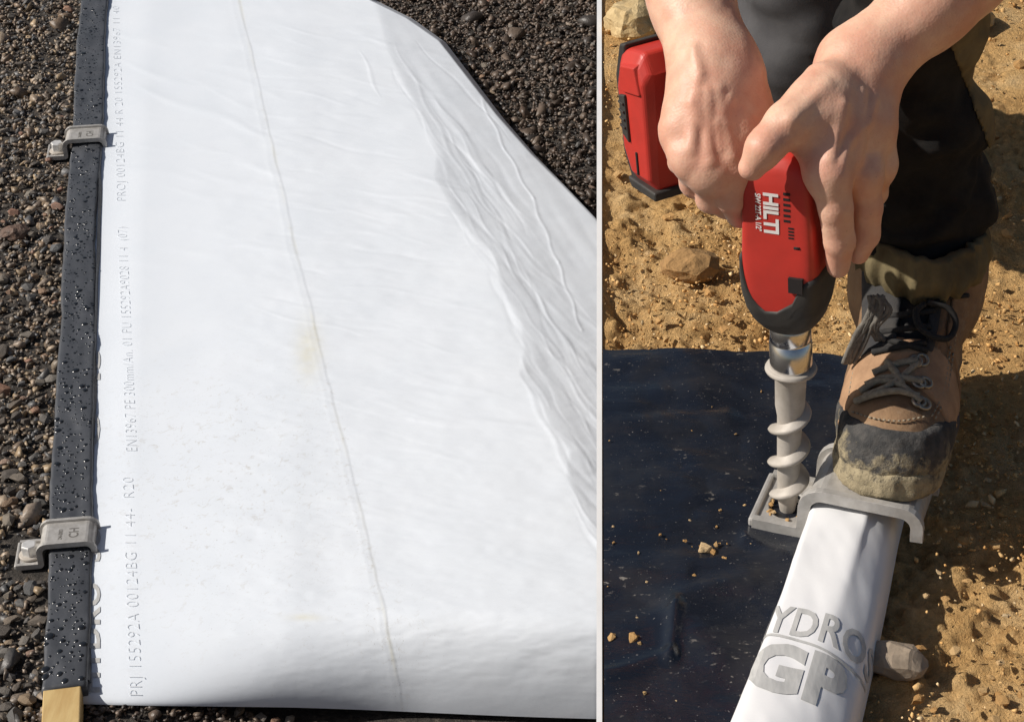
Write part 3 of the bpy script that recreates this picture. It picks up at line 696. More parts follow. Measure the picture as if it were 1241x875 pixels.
def make_clamp(label, group):
    r = empty('batten_clamp', (0, 0, 0), 0, label, 'clamp', group)
    web = fixn(mesh('bridge', *extr(rise, .0055, -CD + .004, CD - .004), M['cast'], r, False, True)); bevel(web, .001)
    for s in (-1, 1):
        y0, y1 = (-CD, -CD + .0065) if s < 0 else (CD - .0065, CD)
        bevel(fixn(mesh('side_rib', *extr(full, .0105, y0, y1), M['cast'], r, False, True)), .0022, 3)
    # foot plate with an oval hole
    x0, x1 = -CI - .053, -CI - .006; cx, cy = -CI - .029, -.002; n_ = 40; V = []
    for z in (.001, .0065):
        for k in range(n_):
            a = 2 * math.pi * k / n_; c, s = math.cos(a), math.sin(a); q = 1 / max(abs(c) / ((x1 - x0) / 2), abs(s) / (CD - .001)); V.append(((x0 + x1) / 2 + c * q, s * q, z))
        for k in range(n_):
            a = 2 * math.pi * k / n_; V.append((cx + .0150 * math.cos(a), cy + .0190 * math.sin(a), z))
    Fs = []
    for k in range(n_):
        k2 = (k + 1) % n_; Fs += [(2 * n_ + k, 2 * n_ + k2, 3 * n_ + k2, 3 * n_ + k), (k2, k, n_ + k, n_ + k2), (k, k2, 2 * n_ + k2, 2 * n_ + k), (n_ + k2, n_ + k, 3 * n_ + k, 3 * n_ + k2)]
    bevel(fixn(mesh('foot_plate', V, Fs, M['cast'], r, False, True)), .0012)
    bevel(mesh('foot_rim', *boxv(x0 - .002, x0 + .004, -CD + .002, CD - .002, .001, .0095), M['cast'], r, False, True), .002)
    tv, tf = text_mesh('CH', .02)
    for nm, s_, ox, oy, txt in (('cast_mark', .024, .006, -.017, 'CH'), ('cast_mark', .010, -.022, -.020, '2M-0003')):
        tv, tf = text_mesh(txt, .015); P = np.stack([ox + .001 - tv[:, 1] * s_ * -1 * -1 + .012, oy + tv[:, 0] * s_ * .85, np.full(len(tv), CHT + .0068)], -1)
        mesh(nm, P, tf, M['dark_cast'] if 'dark_cast' in M else M['cast'], r, False, True)
    return r
M['dark_cast'] = simple('cast_recess', (.20, .19, .175), (.15, .14, .13), 90, .7, metal=.2)
def copy_tree(o, parent=None, label=None):
    c = o.copy(); link(c, parent)
    if label: c['label'] = label
    for ch in list(o.children): copy_tree(ch, c)
    return c
SL = .150      # screw: flange underside at z = SL above the tip
def make_screw(label, group):
    r = empty('anchor_screw', (0, 0, 0), 0, label, 'screw', group)
    mesh('shank', *lathe([(.002, -.012), (.0055, .0), (.0082, .018), (.0092, .05), (.0100, SL - .045), (.0118, SL - .034), (.0124, SL - .006), (.016, SL)], 28), M['screw'], r, True, True)
    V = []; n_ = 170
    for i in range(n_ + 1):
        t = i / n_; a = 2 * math.pi * 3.15 * t + 2.4; z = .006 + t * .108; ro = (.0105 + .0066 * min(1, t * 3 + .25)) * min(1, (1 - t) * 12 + .72); c, s = math.cos(a), math.sin(a)
        for rr_, dz in ((.006, .0075), (ro - .0012, .0022), (ro, 0), (ro - .0012, -.0022), (.006, -.0062)): V.append((rr_ * c, rr_ * s, z + dz))
    mesh('screw_blade', V, grid_faces(n_ + 1, 5)[:, ::-1], M['screw'], r, True, True)
    bevel(mesh('flange', *lathe([(.012, SL), (.0195, SL + .001), (.0205, SL + .003), (.0195, SL + .0055), (.012, SL + .007)], 36), M['screw'], r, True, True), .0005)
    V = []; 
    for z, q in ((SL + .005, .0146), (SL + .024, .0146), (SL + .0265, .0128)):
        for k in range(6): a = math.pi / 3 * k + .5; V.append((q * math.cos(a), q * math.sin(a), z))
    Fs = grid_faces(3, 6, True).tolist() + [list(range(6))[::-1], list(range(12, 18))]
    bevel(mesh('hex_head', V, Fs, M['bolt'], r, False, True), .0008)
    return r
cl = make_clamp('steel clamp bolted over the black batten near the timber end', 'cast clamps over the battens')
bolt = make_screw('hex head bolt in the foot of the clamp nearest the timber end', 'anchor screws')
lang = math.atan2(ldir[1], ldir[0]) - math.pi / 2
def put_clamp(c, px, py, skew):
    # walk along the batten to the wanted row
    tt_ = np.linspace(0, LL, 3000); ctr = lb[None] + ldir[None] * tt_[:, None]; _, q = topix(ctr); p = ctr[np.argmin(np.abs(q - py))]
    c.location = (p[0], p[1], ZL + .006); c.rotation_euler = (0, 0, lang + skew); return Matrix.LocRotScale(c.location, c.rotation_euler, None)
Mx = put_clamp(cl, 0, 652, -.06); HOLE = Vector((-CI - .029, -.004, .0065))
bolt.location = Mx @ HOLE - Vector((0, 0, SL)); bolt.rotation_euler = (0, 0, .2)
cl2 = copy_tree(cl, None, 'smaller looking steel clamp farther up the black batten, by tan pebbles'); Mx2 = put_clamp(cl2, 0, 168, -.05)
b2 = copy_tree(bolt, None, 'bolt in the foot of the farther clamp on the black batten'); b2.location = Mx2 @ HOLE - Vector((0, 0, SL)); b2.rotation_euler = (0, 0, .5)

# ------------------------------------------------------------------ upper terrace: black membrane, white batten, clamp, screw
MR = empty('black_membrane', (.1, 1.2, 0), 0, 'dark black waterproof membrane lying flat under the drill with dust on it', 'membrane')
nx_, ny_ = 130, 230; S, T = np.meshgrid(np.linspace(0, 1, nx_), np.linspace(0, 1, ny_)); 
Yg = .72 + T * (mt0[1] - .72); xe_ = bat_x(Yg) + .004; Xg = .0036 + S * (xe_ - .0036)
Yg = .72 + T * (lineY(Xg) + .0022 * n2(Xg * 30, Xg * 0, 3, 70) - .72); Xg = .0036 + S * (bat_x(Yg) + .004 - .0036)
px, py = topix(np.stack([Xg, Yg, np.full_like(Xg, .004)], -1))
Zg = .0070 + .0034 * n2(Xg * 9, Yg * 18, 3, 71) + .0016 * np.abs(n2(Xg * 22 + Yg * 9, Yg * 30, 2, 73)) * sstep(0, .03, Xg)
for a, b3, w_, h_ in (((735, 822), (812, 800), 9, .0035), ((812, 800), (818, 742), 9, .004), ((820, 738), (905, 705), 16, .003), ((818, 742), (870, 800), 24, .004), ((905, 655), (975, 690), 9, .003), ((735, 520), (880, 505), 12, .0025), ((740, 690), (830, 700), 10, .002)):
    q, t, s = seg_d(px, py, a, b3); Zg = Zg + h_ * np.exp(-(q / w_) ** 2)
mesh('membrane_surface', np.stack([Xg, Yg, Zg], -1).reshape(-1, 3), grid_faces(ny_, nx_), M['membrane'], MR)
r_ = random.Random(3)
for k, (x, y, s) in enumerate([(855, 664, .010), (864, 669, .007), (878, 676, .004), (840, 698, .005), (742, 772, .008), (766, 774, .009), (776, 780, .004), (772, 771, .004), (808, 802, .004), (830, 655, .003), (800, 648, .003), (868, 660, .004), (885, 684, .003), (850, 661, .004)]):
    piece('dirt_crumb', CM, atz(x, y, .008), s * .85, MR)
for k in range(70):
    x, y = r_.choice([(r_.gauss(870, 35), r_.gauss(680, 22)), (r_.uniform(735, 930), r_.uniform(440, 870)), (r_.uniform(735, 930), r_.uniform(440, 870))])
    if x < 736: continue
    p = atz(x, y, .007)
    if p[0] > bat_x(p[1]) - .05: continue
    piece('dirt_crumb', CM, p, r_.uniform(.0009, .0022), MR)

WBR = empty('white_batten', tuple(wb * [1, 1, 0]), 0, 'batten wrapped in white printed membrane running out from under the boot', 'batten')
WLN = float(np.linalg.norm(wa - wb)); tA, tB = -.12, WLN + .05
def white_sec(t, n_=64):
    """cross-section of the loosely wrapped batten: flat top, sloping far shoulder"""
    f = np.clip((t + .05) / (WLN + .05), 0, 1); w_ = .094 - .020 * f; h_ = .0395 + .004 * (1 - f)
    pts = [(-w_ / 2, 0), (-w_ / 2, h_ * .5), (-w_ / 2 + .003 - .002 * f, h_ - .008 + .004 * f), (-w_ / 2 + .012 - .004 * f, h_ - .001), (w_ * (-.12 + .22 * f), h_ + .001), (w_ / 2 - .030 + .006 * f, h_ - .004 + .002 * f), (w_ / 2 - .012 + .004 * f, h_ * .68), (w_ / 2 - .003, h_ * .42), (w_ / 2, 0)]
    sp_ = np.array(spline([np.array(p) for p in pts], 8)); d = np.concatenate([[0], np.cumsum(np.linalg.norm(np.diff(sp_, axis=0), axis=1))]); q = np.linspace(0, d[-1], n_)
    return np.stack([np.interp(q, d, sp_[:, 0]), np.interp(q, d, sp_[:, 1])], -1), d[-1]
SECS = {}
def wpt(s, t):      # s: 0..1 round the section, t: metres along
    P, L = white_sec(t); i = np.clip(s, 0, 1) * (len(P) - 1); x = np.interp(i, np.arange(len(P)), P[:, 0]); z = np.interp(i, np.arange(len(P)), P[:, 1]); return x, z, L
V = []; nt_ = 190; NS = 64
for t in np.linspace(tA, tB, nt_):
    P, L = white_sec(t, NS); s = np.linspace(0, 1, NS)
    wr = .0026 * n2(s * 3, np.full(NS, t * 7), 2, 81) + .0006 * n2(s * 9 + t * 18, np.full(NS, t * 30), 2, 82)
    cx = .0015 * math.sin(t * 11); nrm = np.gradient(P, axis=0); nrm = np.stack([-nrm[:, 1], nrm[:, 0]], -1); nrm /= np.linalg.norm(nrm, axis=1)[:, None]
    P = P + nrm * (wr * np.sin(np.pi * s))[:, None] * (1 - .8 * float(sstep(WLN - .02, WLN + .01, t)))
    V.append((wb * [1, 1, 0])[None] + wdir[None] * [1, 1, 0] * t + wn[None] * (P[:, :1] + cx) + np.array([[0, 0, 1]]) * P[:, 1:])
V = np.concatenate(V); Fs = grid_faces(nt_, NS)[:, ::-1].tolist() + [list(range(NS)), list(range((nt_ - 1) * NS, nt_ * NS))[::-1]]
wwrap = fixn(mesh('white_wrap', V, Fs, M['white_wrap'], WBR))
rl = np.array(WL[WBR.name])
def wrap_text(txt, s0, wid, t0, hgt, off, name, shear=0.0, sp_=1.05):
    tv, tf = text_mesh(txt, off, 14, sp_); x0, x1 = tv[:, 0].min(), tv[:, 0].max(); out = []
    for x, y in tv:
        s = s0 + (x - x0) / (x1 - x0) * wid; t = t0 + y / .73 * hgt + shear * (x - x0) / (x1 - x0); sx_, sz_, L = wpt(s, t)
        P, _ = white_sec(t, NS); i = int(np.clip(s * (NS - 1), 1, NS - 2)); d = P[i + 1] - P[i - 1]; nr = np.array([-d[1], d[0]]); nr /= np.linalg.norm(nr)
        if nr[1] < -.2: nr = -nr
        base = wb * [1, 1, 0] + wdir * [1, 1, 0] * t + wn * sx_ + np.array([0, 0, sz_]); n3 = wn * nr[0] + np.array([0, 0, nr[1]])
        hit, loc, nn, _ = wwrap.ray_cast(Vector(base + n3 * .02 - rl), Vector(-n3))
        out.append((np.array(loc) + rl if hit else base) + n3 * .0007)
    letters(name, out, tf, M['ink_dark'], WBR)
def t_of(px, py):
    p = atz(px, py, BT); return float((p - wb) @ (wdir * [1, 1, 0]))
t1 = t_of(990, 765); t2 = t_of(960, 822)
wrap_text('HYDROS', .12, .80, t1 - .006, .034, .02, 'printed_letter', -.012)
wrap_text('GP', .24, .52, t2 - .016, .052, .05, 'printed_letter', -.006)
P = []
for s in np.linspace(.16, .92, 60):
    for dt in (0, .0028):
        t = t1 - .016 + dt - .012 * (s - .16) + .004 * math.sin(s * 6); sx_, sz_, L = wpt(s, t)
        base = wb * [1, 1, 0] + wdir * [1, 1, 0] * t + wn * sx_; c = base + np.array([0, 0, sz_]); hit, loc, nn, _ = wwrap.ray_cast(Vector(c + np.array([0, 0, .03]) + wn * .015 * (1 if s > .6 else 0) - rl), Vector((0, 0, -1)) - (Vector(wn) * .5 if s > .6 else Vector((0, 0, 0))))
        P.append((np.array(loc) + rl + np.array(nn) * .0007) if hit else c)
mesh('printed_rule', P, grid_faces(60, 2), M['ink_dark'], WBR, smooth=False)

wang = math.atan2(wdir[1], wdir[0]) - math.pi / 2
cl3 = copy_tree(cl, None, 'steel clamp under the toe of the boot, with a screw in its foot')
cp = atz(1055, 592, 0.050); cl3.location = (cp[0] + .002, cp[1] + .008, .004); cl3.rotation_euler = (0, 0, wang - .05)
Mx3 = Matrix.LocRotScale(cl3.location, cl3.rotation_euler, None); hole3 = Mx3 @ HOLE
s3 = copy_tree(bolt, None, 'alloy auger screw with spiral blade standing under the chrome socket')
axis_top = Vector(aty(959, 430, hole3.y + .004)); tip = Vector((hole3.x + .001, hole3.y, .002)); zax = (axis_top - tip).normalized()
s3.location = tip; s3.rotation_euler = zax.to_track_quat('Z', 'Y').to_euler(); s3.scale = (1.06, 1.06, .97)
# loosened earth in the hole
for k in range(9): 
    a = random.uniform(0, 6.28); q = random.uniform(.012, .02); piece('dirt_crumb', CM, (hole3.x + q * math.cos(a), hole3.y + q * math.sin(a) - .004, .010), random.uniform(.003, .005), soil)

# ------------------------------------------------------------------ the impact wrench
tipw = tip + zax * (SL * .97 + .007)
top_pt = Vector(aty(953, 185, hole3.y + .012)); zw = (top_pt - tipw).normalized()
WR_ = empty('impact_wrench', tuple(tipw), 0, 'red and black cordless impact wrench held upright over the auger screw', 'power tool')
ang = math.radians(-24); xw = Vector((math.cos(ang), math.sin(ang), 0)); xw = (xw - zw * xw.dot(zw)).normalized(); yw = zw.cross(xw)
def wl(x, y, z): return tipw + xw * x + yw * y + zw * z
def wmesh(name, V, Fs, mat, parent=WR_, smooth=True): return mesh(name, [tuple(wl(*v)) for v in V], Fs, mat, parent, smooth)
wmesh('socket', *lathe([(.0150, -.004), (.0172, -.003), (.0176, .000), (.0176, .022), (.0166, .0228), (.0166, .0242), (.0172, .025), (.0170, .040), (.0120, .044)], 40), M['chrome'])
def sring(a, b3, ex_, z, n_=48, dx=0, dy=0):
    out = []
    for k in range(n_):
        t = 2 * math.pi * k / n_; c, s = math.cos(t), math.sin(t)
        out.append((dx + a * math.copysign(abs(c) ** (2 / ex_), c), dy + b3 * math.copysign(abs(s) ** (2 / ex_), s), z))
    return out
secs = [(.038, .0175, .0175, 2.2), (.042, .0225, .022, 2.4), (.050, .0285, .0275, 2.8), (.062, .0335, .032, 3.6), (.078, .0355, .0335, 4.8), (.092, .0355, .0335, 6), (.108, .0345, .033, 8), (.135, .0330, .0325, 9), (.165, .0322, .0322, 9), (.176, .0315, .0315, 7), (.188, .029, .029, 3.6), (.196, .022, .022, 2.8), (.199, .010, .010, 2.2)]
def dens(S_, m=4):
    A = np.array(S_); zz = np.linspace(A[0, 0], A[-1, 0], len(S_) * m); return [(z,) + tuple(np.interp(z, A[:, 0], A[:, k]) for k in (1, 2, 3)) for z in zz]
KH = .90; secs = [(z, a * (KH if z > .06 else .93), b3 * (KH if z > .06 else .93), e) for z, a, b3, e in secs]
V = []; Sd = dens(secs, 4)
for z, a, b3, e in Sd: V += sring(a, b3, e, z)
wmesh('housing', V, grid_faces(len(Sd), 48, True).tolist() + [list(range(48))[::-1], list(range((len(Sd) - 1) * 48, len(Sd) * 48))], M['red'])
# black rubber nose guard whose upper rim dips in a V on the front face
def rim(th):
    th = (math.degrees(th) + 360) % 360; return float(np.interp(th, [0, 20, 40, 60, 90, 130, 180, 200, 215, 228, 245, 262, 275, 282, 300, 330, 360], [.098, .098, .097, .095, .095, .1, .108, .112, .112, .100, .076, .064, .066, .092, .096, .098, .098]))
V = []; nz = 26; A = np.array(secs)
for i in range(nz):
    for k in range(48):
        th = 2 * math.pi * k / 48; z = .0385 + (rim(th) - .0385) * i / (nz - 1); a, b3, e = (float(np.interp(z, A[:, 0], A[:, j])) for j in (1, 2, 3)); c, s = math.cos(th), math.sin(th); g_ = .0018 if i < nz - 1 else .0002
        V.append(((a + g_) * math.copysign(abs(c) ** (2 / e), c), (b3 + g_) * math.copysign(abs(s) ** (2 / e), s), z))
wmesh('nose_guard', V, grid_faces(nz, 48, True).tolist() + [list(range(48))[::-1]], M['black_rubber'])
def pad(name, x0, x1, z0, z1, mat, yo=-.0335, th=.0012, parent=WR_): return wmesh(name, *boxv(x0 * KH, x1 * KH, yo * KH - th, yo * KH + .002, z0, z1), mat, parent, False)
pad('bumper_window', .012, .025, .086, .099, M['dark_slot'], -.0335, .0026)
for k in range(6): pad('vent_slot', .008, .014, .146 + k * .0046, .1480 + k * .0046, M['dark_slot'], -.0322, .0004)
for k in range(4): pad('vent_slot', .012, .017, .132 + k * .0028, .1334 + k * .0028, M['dark_slot'], -.0323, .0004)
wmesh('screw_recess', *lathe([(.001, 0), (.0035, 0), (.0035, .001), (.001, .001)], 16, (0, 0, 0)), M['dark_slot']).location = (0, 0, 0)
ob = [o for o in WR_.children if o.name.startswith('screw_recess')][0]; bpy.data.objects.remove(ob)
V, Fs = tube([(.015, -.0284, .1245), (.0200, -.0284, .1245)], .0016, 10); wmesh('screw_recess', V, Fs, M['dark_slot'])
def wtext(txt, ox, oz, s, off, sx=1):
    tv, tf = text_mesh(txt, off, 0, .95)      # reads downwards, letter tops to the right
    letters('brand_letter', [tuple(wl(ox + y * s, -.0297, oz - x * s * sx)) for x, y in tv], tf, M['logo'], WR_)
wtext('HILTI', -.0085, .170, .0165, .035, .98); wtext('SIW 22T-A 1/2"', -.0155, .168, .0064, .02, .82)
# seam ridge on the housing corner
# grip, battery
gA = wl(-.004, .008, .178); batC = Vector(aty(810, 136, 1.485)); gB = batC + Vector((.03, -.01, .0))
gp = [gA + (gB - gA) * t for t in np.linspace(0, 1, 14)]
mesh('grip', *tube(gp, [.024, .0225, .021, .0195, .019, .0188, .0188, .0188, .019, .0195, .0205, .022, .024, .026], 20), M['black_rubber'], WR_)
gd = (gB - gA).normalized(); bz = (zw - gd * zw.dot(gd)).normalized(); by = bz.cross(gd).normalized()
def bl(x, y, z): return batC + gd * x - by * y + bz * z         # x away from the wrench, z along its axis
BP = empty('tmp', (0, 0, 0)); bpy.data.objects.remove(BP)
def bmesh_part(name, V, Fs, mat, parent=WR_, bev=.004, smooth=False): return bevel(mesh(name, [tuple(bl(*v)) for v in V], Fs, mat, parent, smooth), bev, 3)
def prism(poly, y0, y1):
    n_ = len(poly); V = [(x, y0, z) for x, z in poly] + [(x, y1, z) for x, z in poly]
    return V, [tuple(range(n_)), tuple(range(2 * n_ - 1, n_ - 1, -1))] + [(i + n_, (i + 1) % n_ + n_, (i + 1) % n_, i) for i in range(n_)]
def tapered(polys):     # polys: list of (y, [(x, z)...])
    n_ = len(polys[0][1]); V = []
    for y, pl in polys: V += [(x, y, z) for x, z in pl]
    Fs = [tuple(range(n_)), tuple(range(len(V) - 1, len(V) - n_ - 1, -1))]
    for k in range(len(polys) - 1): Fs += [(k * n_ + n_ + i, k * n_ + n_ + (i + 1) % n_, k * n_ + (i + 1) % n_, k * n_ + i) for i in range(n_)]
    return V, Fs
o1 = [(-.022, -.058), (.016, -.058), (.028, -.035), (.030, .030), (.020, .058), (-.014, .062), (-.024, .046)]
sh_ = lambda pl, k, dx=0: [(x * k + dx, z * k) for x, z in pl]
batt = fixn(bmesh_part('battery', *tapered([(-.034, sh_(o1, .80, -.002)), (-.026, o1), (.030, o1), (.036, sh_(o1, .9))]), M['red'], WR_, .003))
rimp = [(.020, -.060), (.0315, -.036), (.0335, .031), (.022, .061), (.012, .063), (.020, .030), (.018, -.034), (.010, -.060)]
fixn(bmesh_part('battery_rim', *prism(rimp, -.029, .033), M['black_rubber'], batt, .002))
fixn(bmesh_part('battery_foot', *prism([(-.026, -.064), (.016, -.064), (.021, -.055), (-.026, -.056)], -.033, .034), M['black_rubber'], batt, .002))
fixn(bmesh_part('release_button', *prism([(.006, -.020), (.016, -.014), (.017, .020), (.007, .022)], -.0365, -.028), M['black_rubber'], batt, .001))
for k in range(4): fixn(bmesh_part('button_ridge', *prism([(.008, -.008 + k * .007), (.0155, -.007 + k * .007), (.0155, -.005 + k * .007), (.008, -.006 + k * .007)], -.0382, -.036), M['black_rubber'], batt, .0004))
fixn(bmesh_part('battery_slot', *prism([(-.004, -.046), (-.0015, -.046), (-.0015, -.026), (-.004, -.026)], -.0352, -.030), M['dark_slot'], batt, .0003))
fixn(bmesh_part('battery_step', *tapered([(-.0362, sh_([(-.020, .030), (.010, .026), (.016, .036), (.010, .050), (-.014, .054)], .94)), (-.030, [(-.020, .030), (.010, .026), (.016, .036), (.010, .050), (-.014, .054)])]), M['red'], batt, .001))

# ------------------------------------------------------------------ the worker
PR = empty('person', (.27, 1.6, 0), 0, 'bent over person in dark trousers gripping the red drill with both bare hands', 'person')
YD = hole3.y + .01         # depth of the drill axis
def J(px, py, dy): return aty(px, py, YD + dy)
def chain(js, rs, k=.004):
    return union([rcone(js[i], js[i + 1], rs[i], rs[i + 1]) for i in range(len(js) - 1)], k)
# -- left hand (on the back of the tool), fingers down its side
lw = J(1040, 84, .052); l_el = np.array([.41, YD + .17, .54])
# finger roots
lmcp = [J(1003, 212, -.034), J(1043, 212, -.010), J(1062, 200, .018), J(1058, 180, .042)]
l_palm = union([rcone(lw, lmcp[0], .0235, .0165), rcone(lw, lmcp[1], .0235, .0160), rcone(lw, lmcp[2], .023, .0158), rcone(lw, lmcp[3], .022, .0150),
                rcone(J(1000, 140, -.004), J(1052, 150, .02), .022, .020)], .016)
l_th = union([rcone(J(1002, 112, .014), J(955, 150, -.022), .0235, .0170), rcone(J(955, 150, -.022), J(926, 180, -.040), .0165, .0140), rcone(J(926, 180, -.040), J(911, 203, -.040), .0140, .0105)], .006)
l_web = rcone(J(975, 160, -.012), J(1002, 200, -.024), .015, .012)
l_ix = chain([lmcp[0], J(1013, 252, -.040), J(1017, 292, -.038), J(1016, 323, -.030)], [.0155, .0128, .0118, .0090])
l_md = chain([lmcp[1], J(1050, 250, -.012), J(1049, 284, -.010), J(1040, 307, -.004)], [.0155, .0125, .0112, .0088])
l_rg = chain([lmcp[2], J(1058, 232, .028), J(1040, 250, .045), J(1022, 250, .05)], [.0145, .0118, .0108, .009])
l_lt = chain([lmcp[3], J(1052, 205, .058), J(1030, 215, .066), J(1012, 215, .066)], [.0135, .0105, .0098, .008])
l_kn = union([ellip(J(1005, 208, -.030), (.011, .010, .011)), ellip(J(1042, 208, -.008), (.011, .010, .011))], .003)
l_arm = chain([lw, lw + (l_el - lw) * .25, lw + (l_el - lw) * .6, l_el], [.0245, .0290, .0390, .042], .02)
l_arm2 = rcone(lw + [.010, .008, .006], lw + (l_el - lw) * .35 + [.008, .004, 0],   .018, .027)
def left_hand(p):
    d = smin(l_palm(p), l_arm(p), .03); d = smin(d, l_arm2(p), .02)
    d = smin(d, l_th(p), .011); d = smin(d, l_web(p), .018)
    e = l_ix(p)
    for f in (l_md, l_rg, l_lt): e = smin(e, f(p), .0012)
    return smin(d, e, .009)
# -- right hand wraps the grip
JR = lambda px, py, dy: J(px, py, dy + .026)
rw = JR(866, 84, .035); r_el = np.array([.030, YD + .27, .50])
rm = [JR(890, 200, -.022), JR(862, 208, -.030), JR(838, 190, -.024), JR(824, 160, -.010)]
r_palm = union([rcone(rw, rm[0], .0245, .0170), rcone(rw, rm[1], .0245, .0168), rcone(rw, rm[2], .024, .0160), rcone(rw, rm[3], .023, .0152), rcone(JR(890, 110, .02), JR(912, 165, .0), .022, .020), rcone(JR(850, 130, .0), JR(880, 160, -.006), .024, .022)], .018)
r_ix = chain([rm[0], JR(886, 238, -.030), JR(897, 258, -.014), JR(915, 252, .010)], [.0138, .0124, .0114, .0090])
r_md = chain([rm[1], JR(862, 240, -.020), JR(880, 248, .006), JR(900, 230, .030)], [.0135, .0120, .0110, .0090])
r_rg = chain([rm[2], JR(842, 222, -.012), JR(856, 232, .014), JR(876, 216, .036)], [.0130, .0114, .0105, .0085])
r_lt = chain([rm[3], JR(826, 196, .002), JR(838, 208, .024), JR(856, 196, .044)], [.0122, .0102, .0094, .008])
r_th = union([rcone(JR(905, 130, .022), JR(930, 165, .020), .020, .0155), rcone(JR(930, 165, .020), JR(932, 205, .026), .0150, .0115)], .006)
r_kn = union([ellip(JR(889, 205, -.030), (.013, .011, .013)), ellip(JR(860, 212, -.037), (.013, .011, .013)), ellip(JR(836, 193, -.032), (.012, .010, .012))], .003)
r_arm = chain([rw, rw + (r_el - rw) * .25, rw + (r_el - rw) * .6, r_el], [.0262, .0305, .0400, .044], .02)
def right_hand(p):
    d = smin(r_palm(p), r_arm(p), .03); d = smin(d, r_kn(p), .012); d = smin(d, r_th(p), .010)
    e = r_ix(p)
    for f in (r_md, r_rg, r_lt): e = smin(e, f(p), .0012)
    return smin(d, e, .009)
# tendons and veins raised on the backs of the hands, creases over the finger joints
def relief(base, paths):
    out = []
    for pts, r in paths:
        P_ = [march(x, y, base) for x, y in pts]; P_ = [p - fnormal(base, p) * r * .90 for p in P_]
        out += [rcone(P_[i], P_[i + 1], r, r) for i in range(len(P_) - 1)]
    return union(out, .002)
l_rel = relief(left_hand, [([(1024, 128), (1016, 160), (1008, 190)], .0028), ([(1046, 112), (1044, 155), (1042, 195)], .0030), ([(1002, 100), (978, 128), (960, 145)], .0030), ([(1060, 120), (1052, 150), (1030, 172), (1022, 196)], .0015)])
r_rel = relief(right_hand, [([(872, 110), (878, 150), (886, 190)], .0032), ([(858, 112), (858, 155), (860, 195)], .0032), ([(846, 112), (842, 150), (838, 180)], .0028), ([(884, 120), (870, 150), (874, 180)], .0016), ([(840, 60), (848, 90), (838, 124), (850, 150)], .0017)])
CREASE = [(J(1013, 252, -.040), lmcp[0], .016), (J(1017, 292, -.038), J(1013, 252, -.040), .014), (J(1050, 250, -.012), lmcp[1], .016), (J(1049, 284, -.010), J(1050, 250, -.012), .014), (J(926, 180, -.040), J(955, 150, -.022), .018),
          (JR(886, 238, -.030), rm[0], .016), (JR(862, 240, -.020), rm[1], .016), (JR(842, 222, -.012), rm[2], .016)]
def creases(p):
    d = 0
    for c, prev, r in CREASE:
        c = c.astype(np.float32); a = c - prev.astype(np.float32); a = a / np.linalg.norm(a); q = p - c; t = q @ a; m = np.exp(-((q ** 2).sum(-1)) / (r * r))
        d = d + m * (.0009 * np.exp(-((t + .0028) / .0011) ** 2) + .0010 * np.exp(-(t / .0011) ** 2) + .0008 * np.exp(-((t - .003) / .0011) ** 2) - .0004 * np.exp(-(t / .006) ** 2))
    return d
lh0, rh0 = left_hand, right_hand
left_hand = lambda p: smin(lh0(p), l_rel(p), .007) + creases(p)
right_hand = lambda p: smin(rh0(p), r_rel(p), .007) + creases(p)
def skin_detail(p): return .0006 * fbm(p * 60, 2)
bodyV, bodyF = [], []; off_ = 0
def addm(v, f):
    global off_; bodyV.append(v); bodyF.append(f + off_); off_ += len(v)
for fn, el, pts in ((left_hand, l_el, [lw] + lmcp + [J(1016, 323, -.03), J(911, 203, -.04), J(1030, 215, .066)]), (right_hand, r_el, [rw] + rm + [JR(897, 258, -.02), JR(915, 252, .01), JR(932, 205, .026), JR(900, 230, .03)])):
    w0 = pts[0]; mid = w0 + (el - w0) * .62; d_ = (el - w0) / np.linalg.norm(el - w0)
    A = np.array(pts + [mid]); cut = lambda p, fn=fn, mid=mid, d_=d_: np.maximum(fn(p) + skin_detail(p), (p - mid) @ d_.astype(np.float32) - .02)
    addm(*surf_nets(cut, A.min(0) - .06, A.max(0) + .06, .0017))
# -- rest of the body under the clothes (shoulders, neck, head), above the picture
shL = np.array([.44, 1.66, .93]); shR = np.array([.03, 1.68, .93]); chest = np.array([.235, 1.70, .95]); hipC = np.array([.26, 2.05, .78]); neck = np.array([.225, 1.55, 1.05]); head = np.array([.22, 1.47, 1.10])
def upper(p):
    d = smin(chain([l_el, shL], [.043, .055])(p), chain([r_el, shR], [.045, .055])(p), .01)
    for c, q in ((l_el, lw), (r_el, rw)): d = smin(d, chain([c, c + (q - c) * .42], [.043, .040])(p), .01)
    d = smin(d, chain([shL, chest, shR], [.06, .11, .06])(p), .05); d = smin(d, chain([chest, hipC], [.125, .13])(p), .08)
    d = smin(d, chain([chest + [0, -.04, .02], neck, head], [.07, .055, .055])(p), .03)
    d = smin(d, ellip(head + [0, -.035, .0], (.076, .10, .105))(p), .03)
    fc = head + np.array([0, -.10, -.06]); d = smin(d, ellip(fc + [0, -.015, .02], (.016, .028, .022))(p), .012)
    for s in (-1, 1):
        d = smin(d, ellip(head + [s * .078, -.02, -.005], (.010, .022, .03))(p), .006); d = smax(d, -ellip(fc + [s * .032, .008, .055], (.017, .02, .012))(p), .01); d = smin(d, ellip(fc + [s * .032, .014, .055], (.013, .013, .013))(p), .003)
    d = smax(d, -ellip(fc + [0, -.006, -.028], (.026, .012, .004))(p), .006)
    return d
addm(*surf_nets(upper, (-.1, 1.25, .35), (.6, 2.25, 1.3), .012))
body = mesh('body', np.concatenate(bodyV), np.concatenate(bodyF), M['skin'], PR)
bv = np.concatenate(bodyV); rd = np.zeros(len(bv))
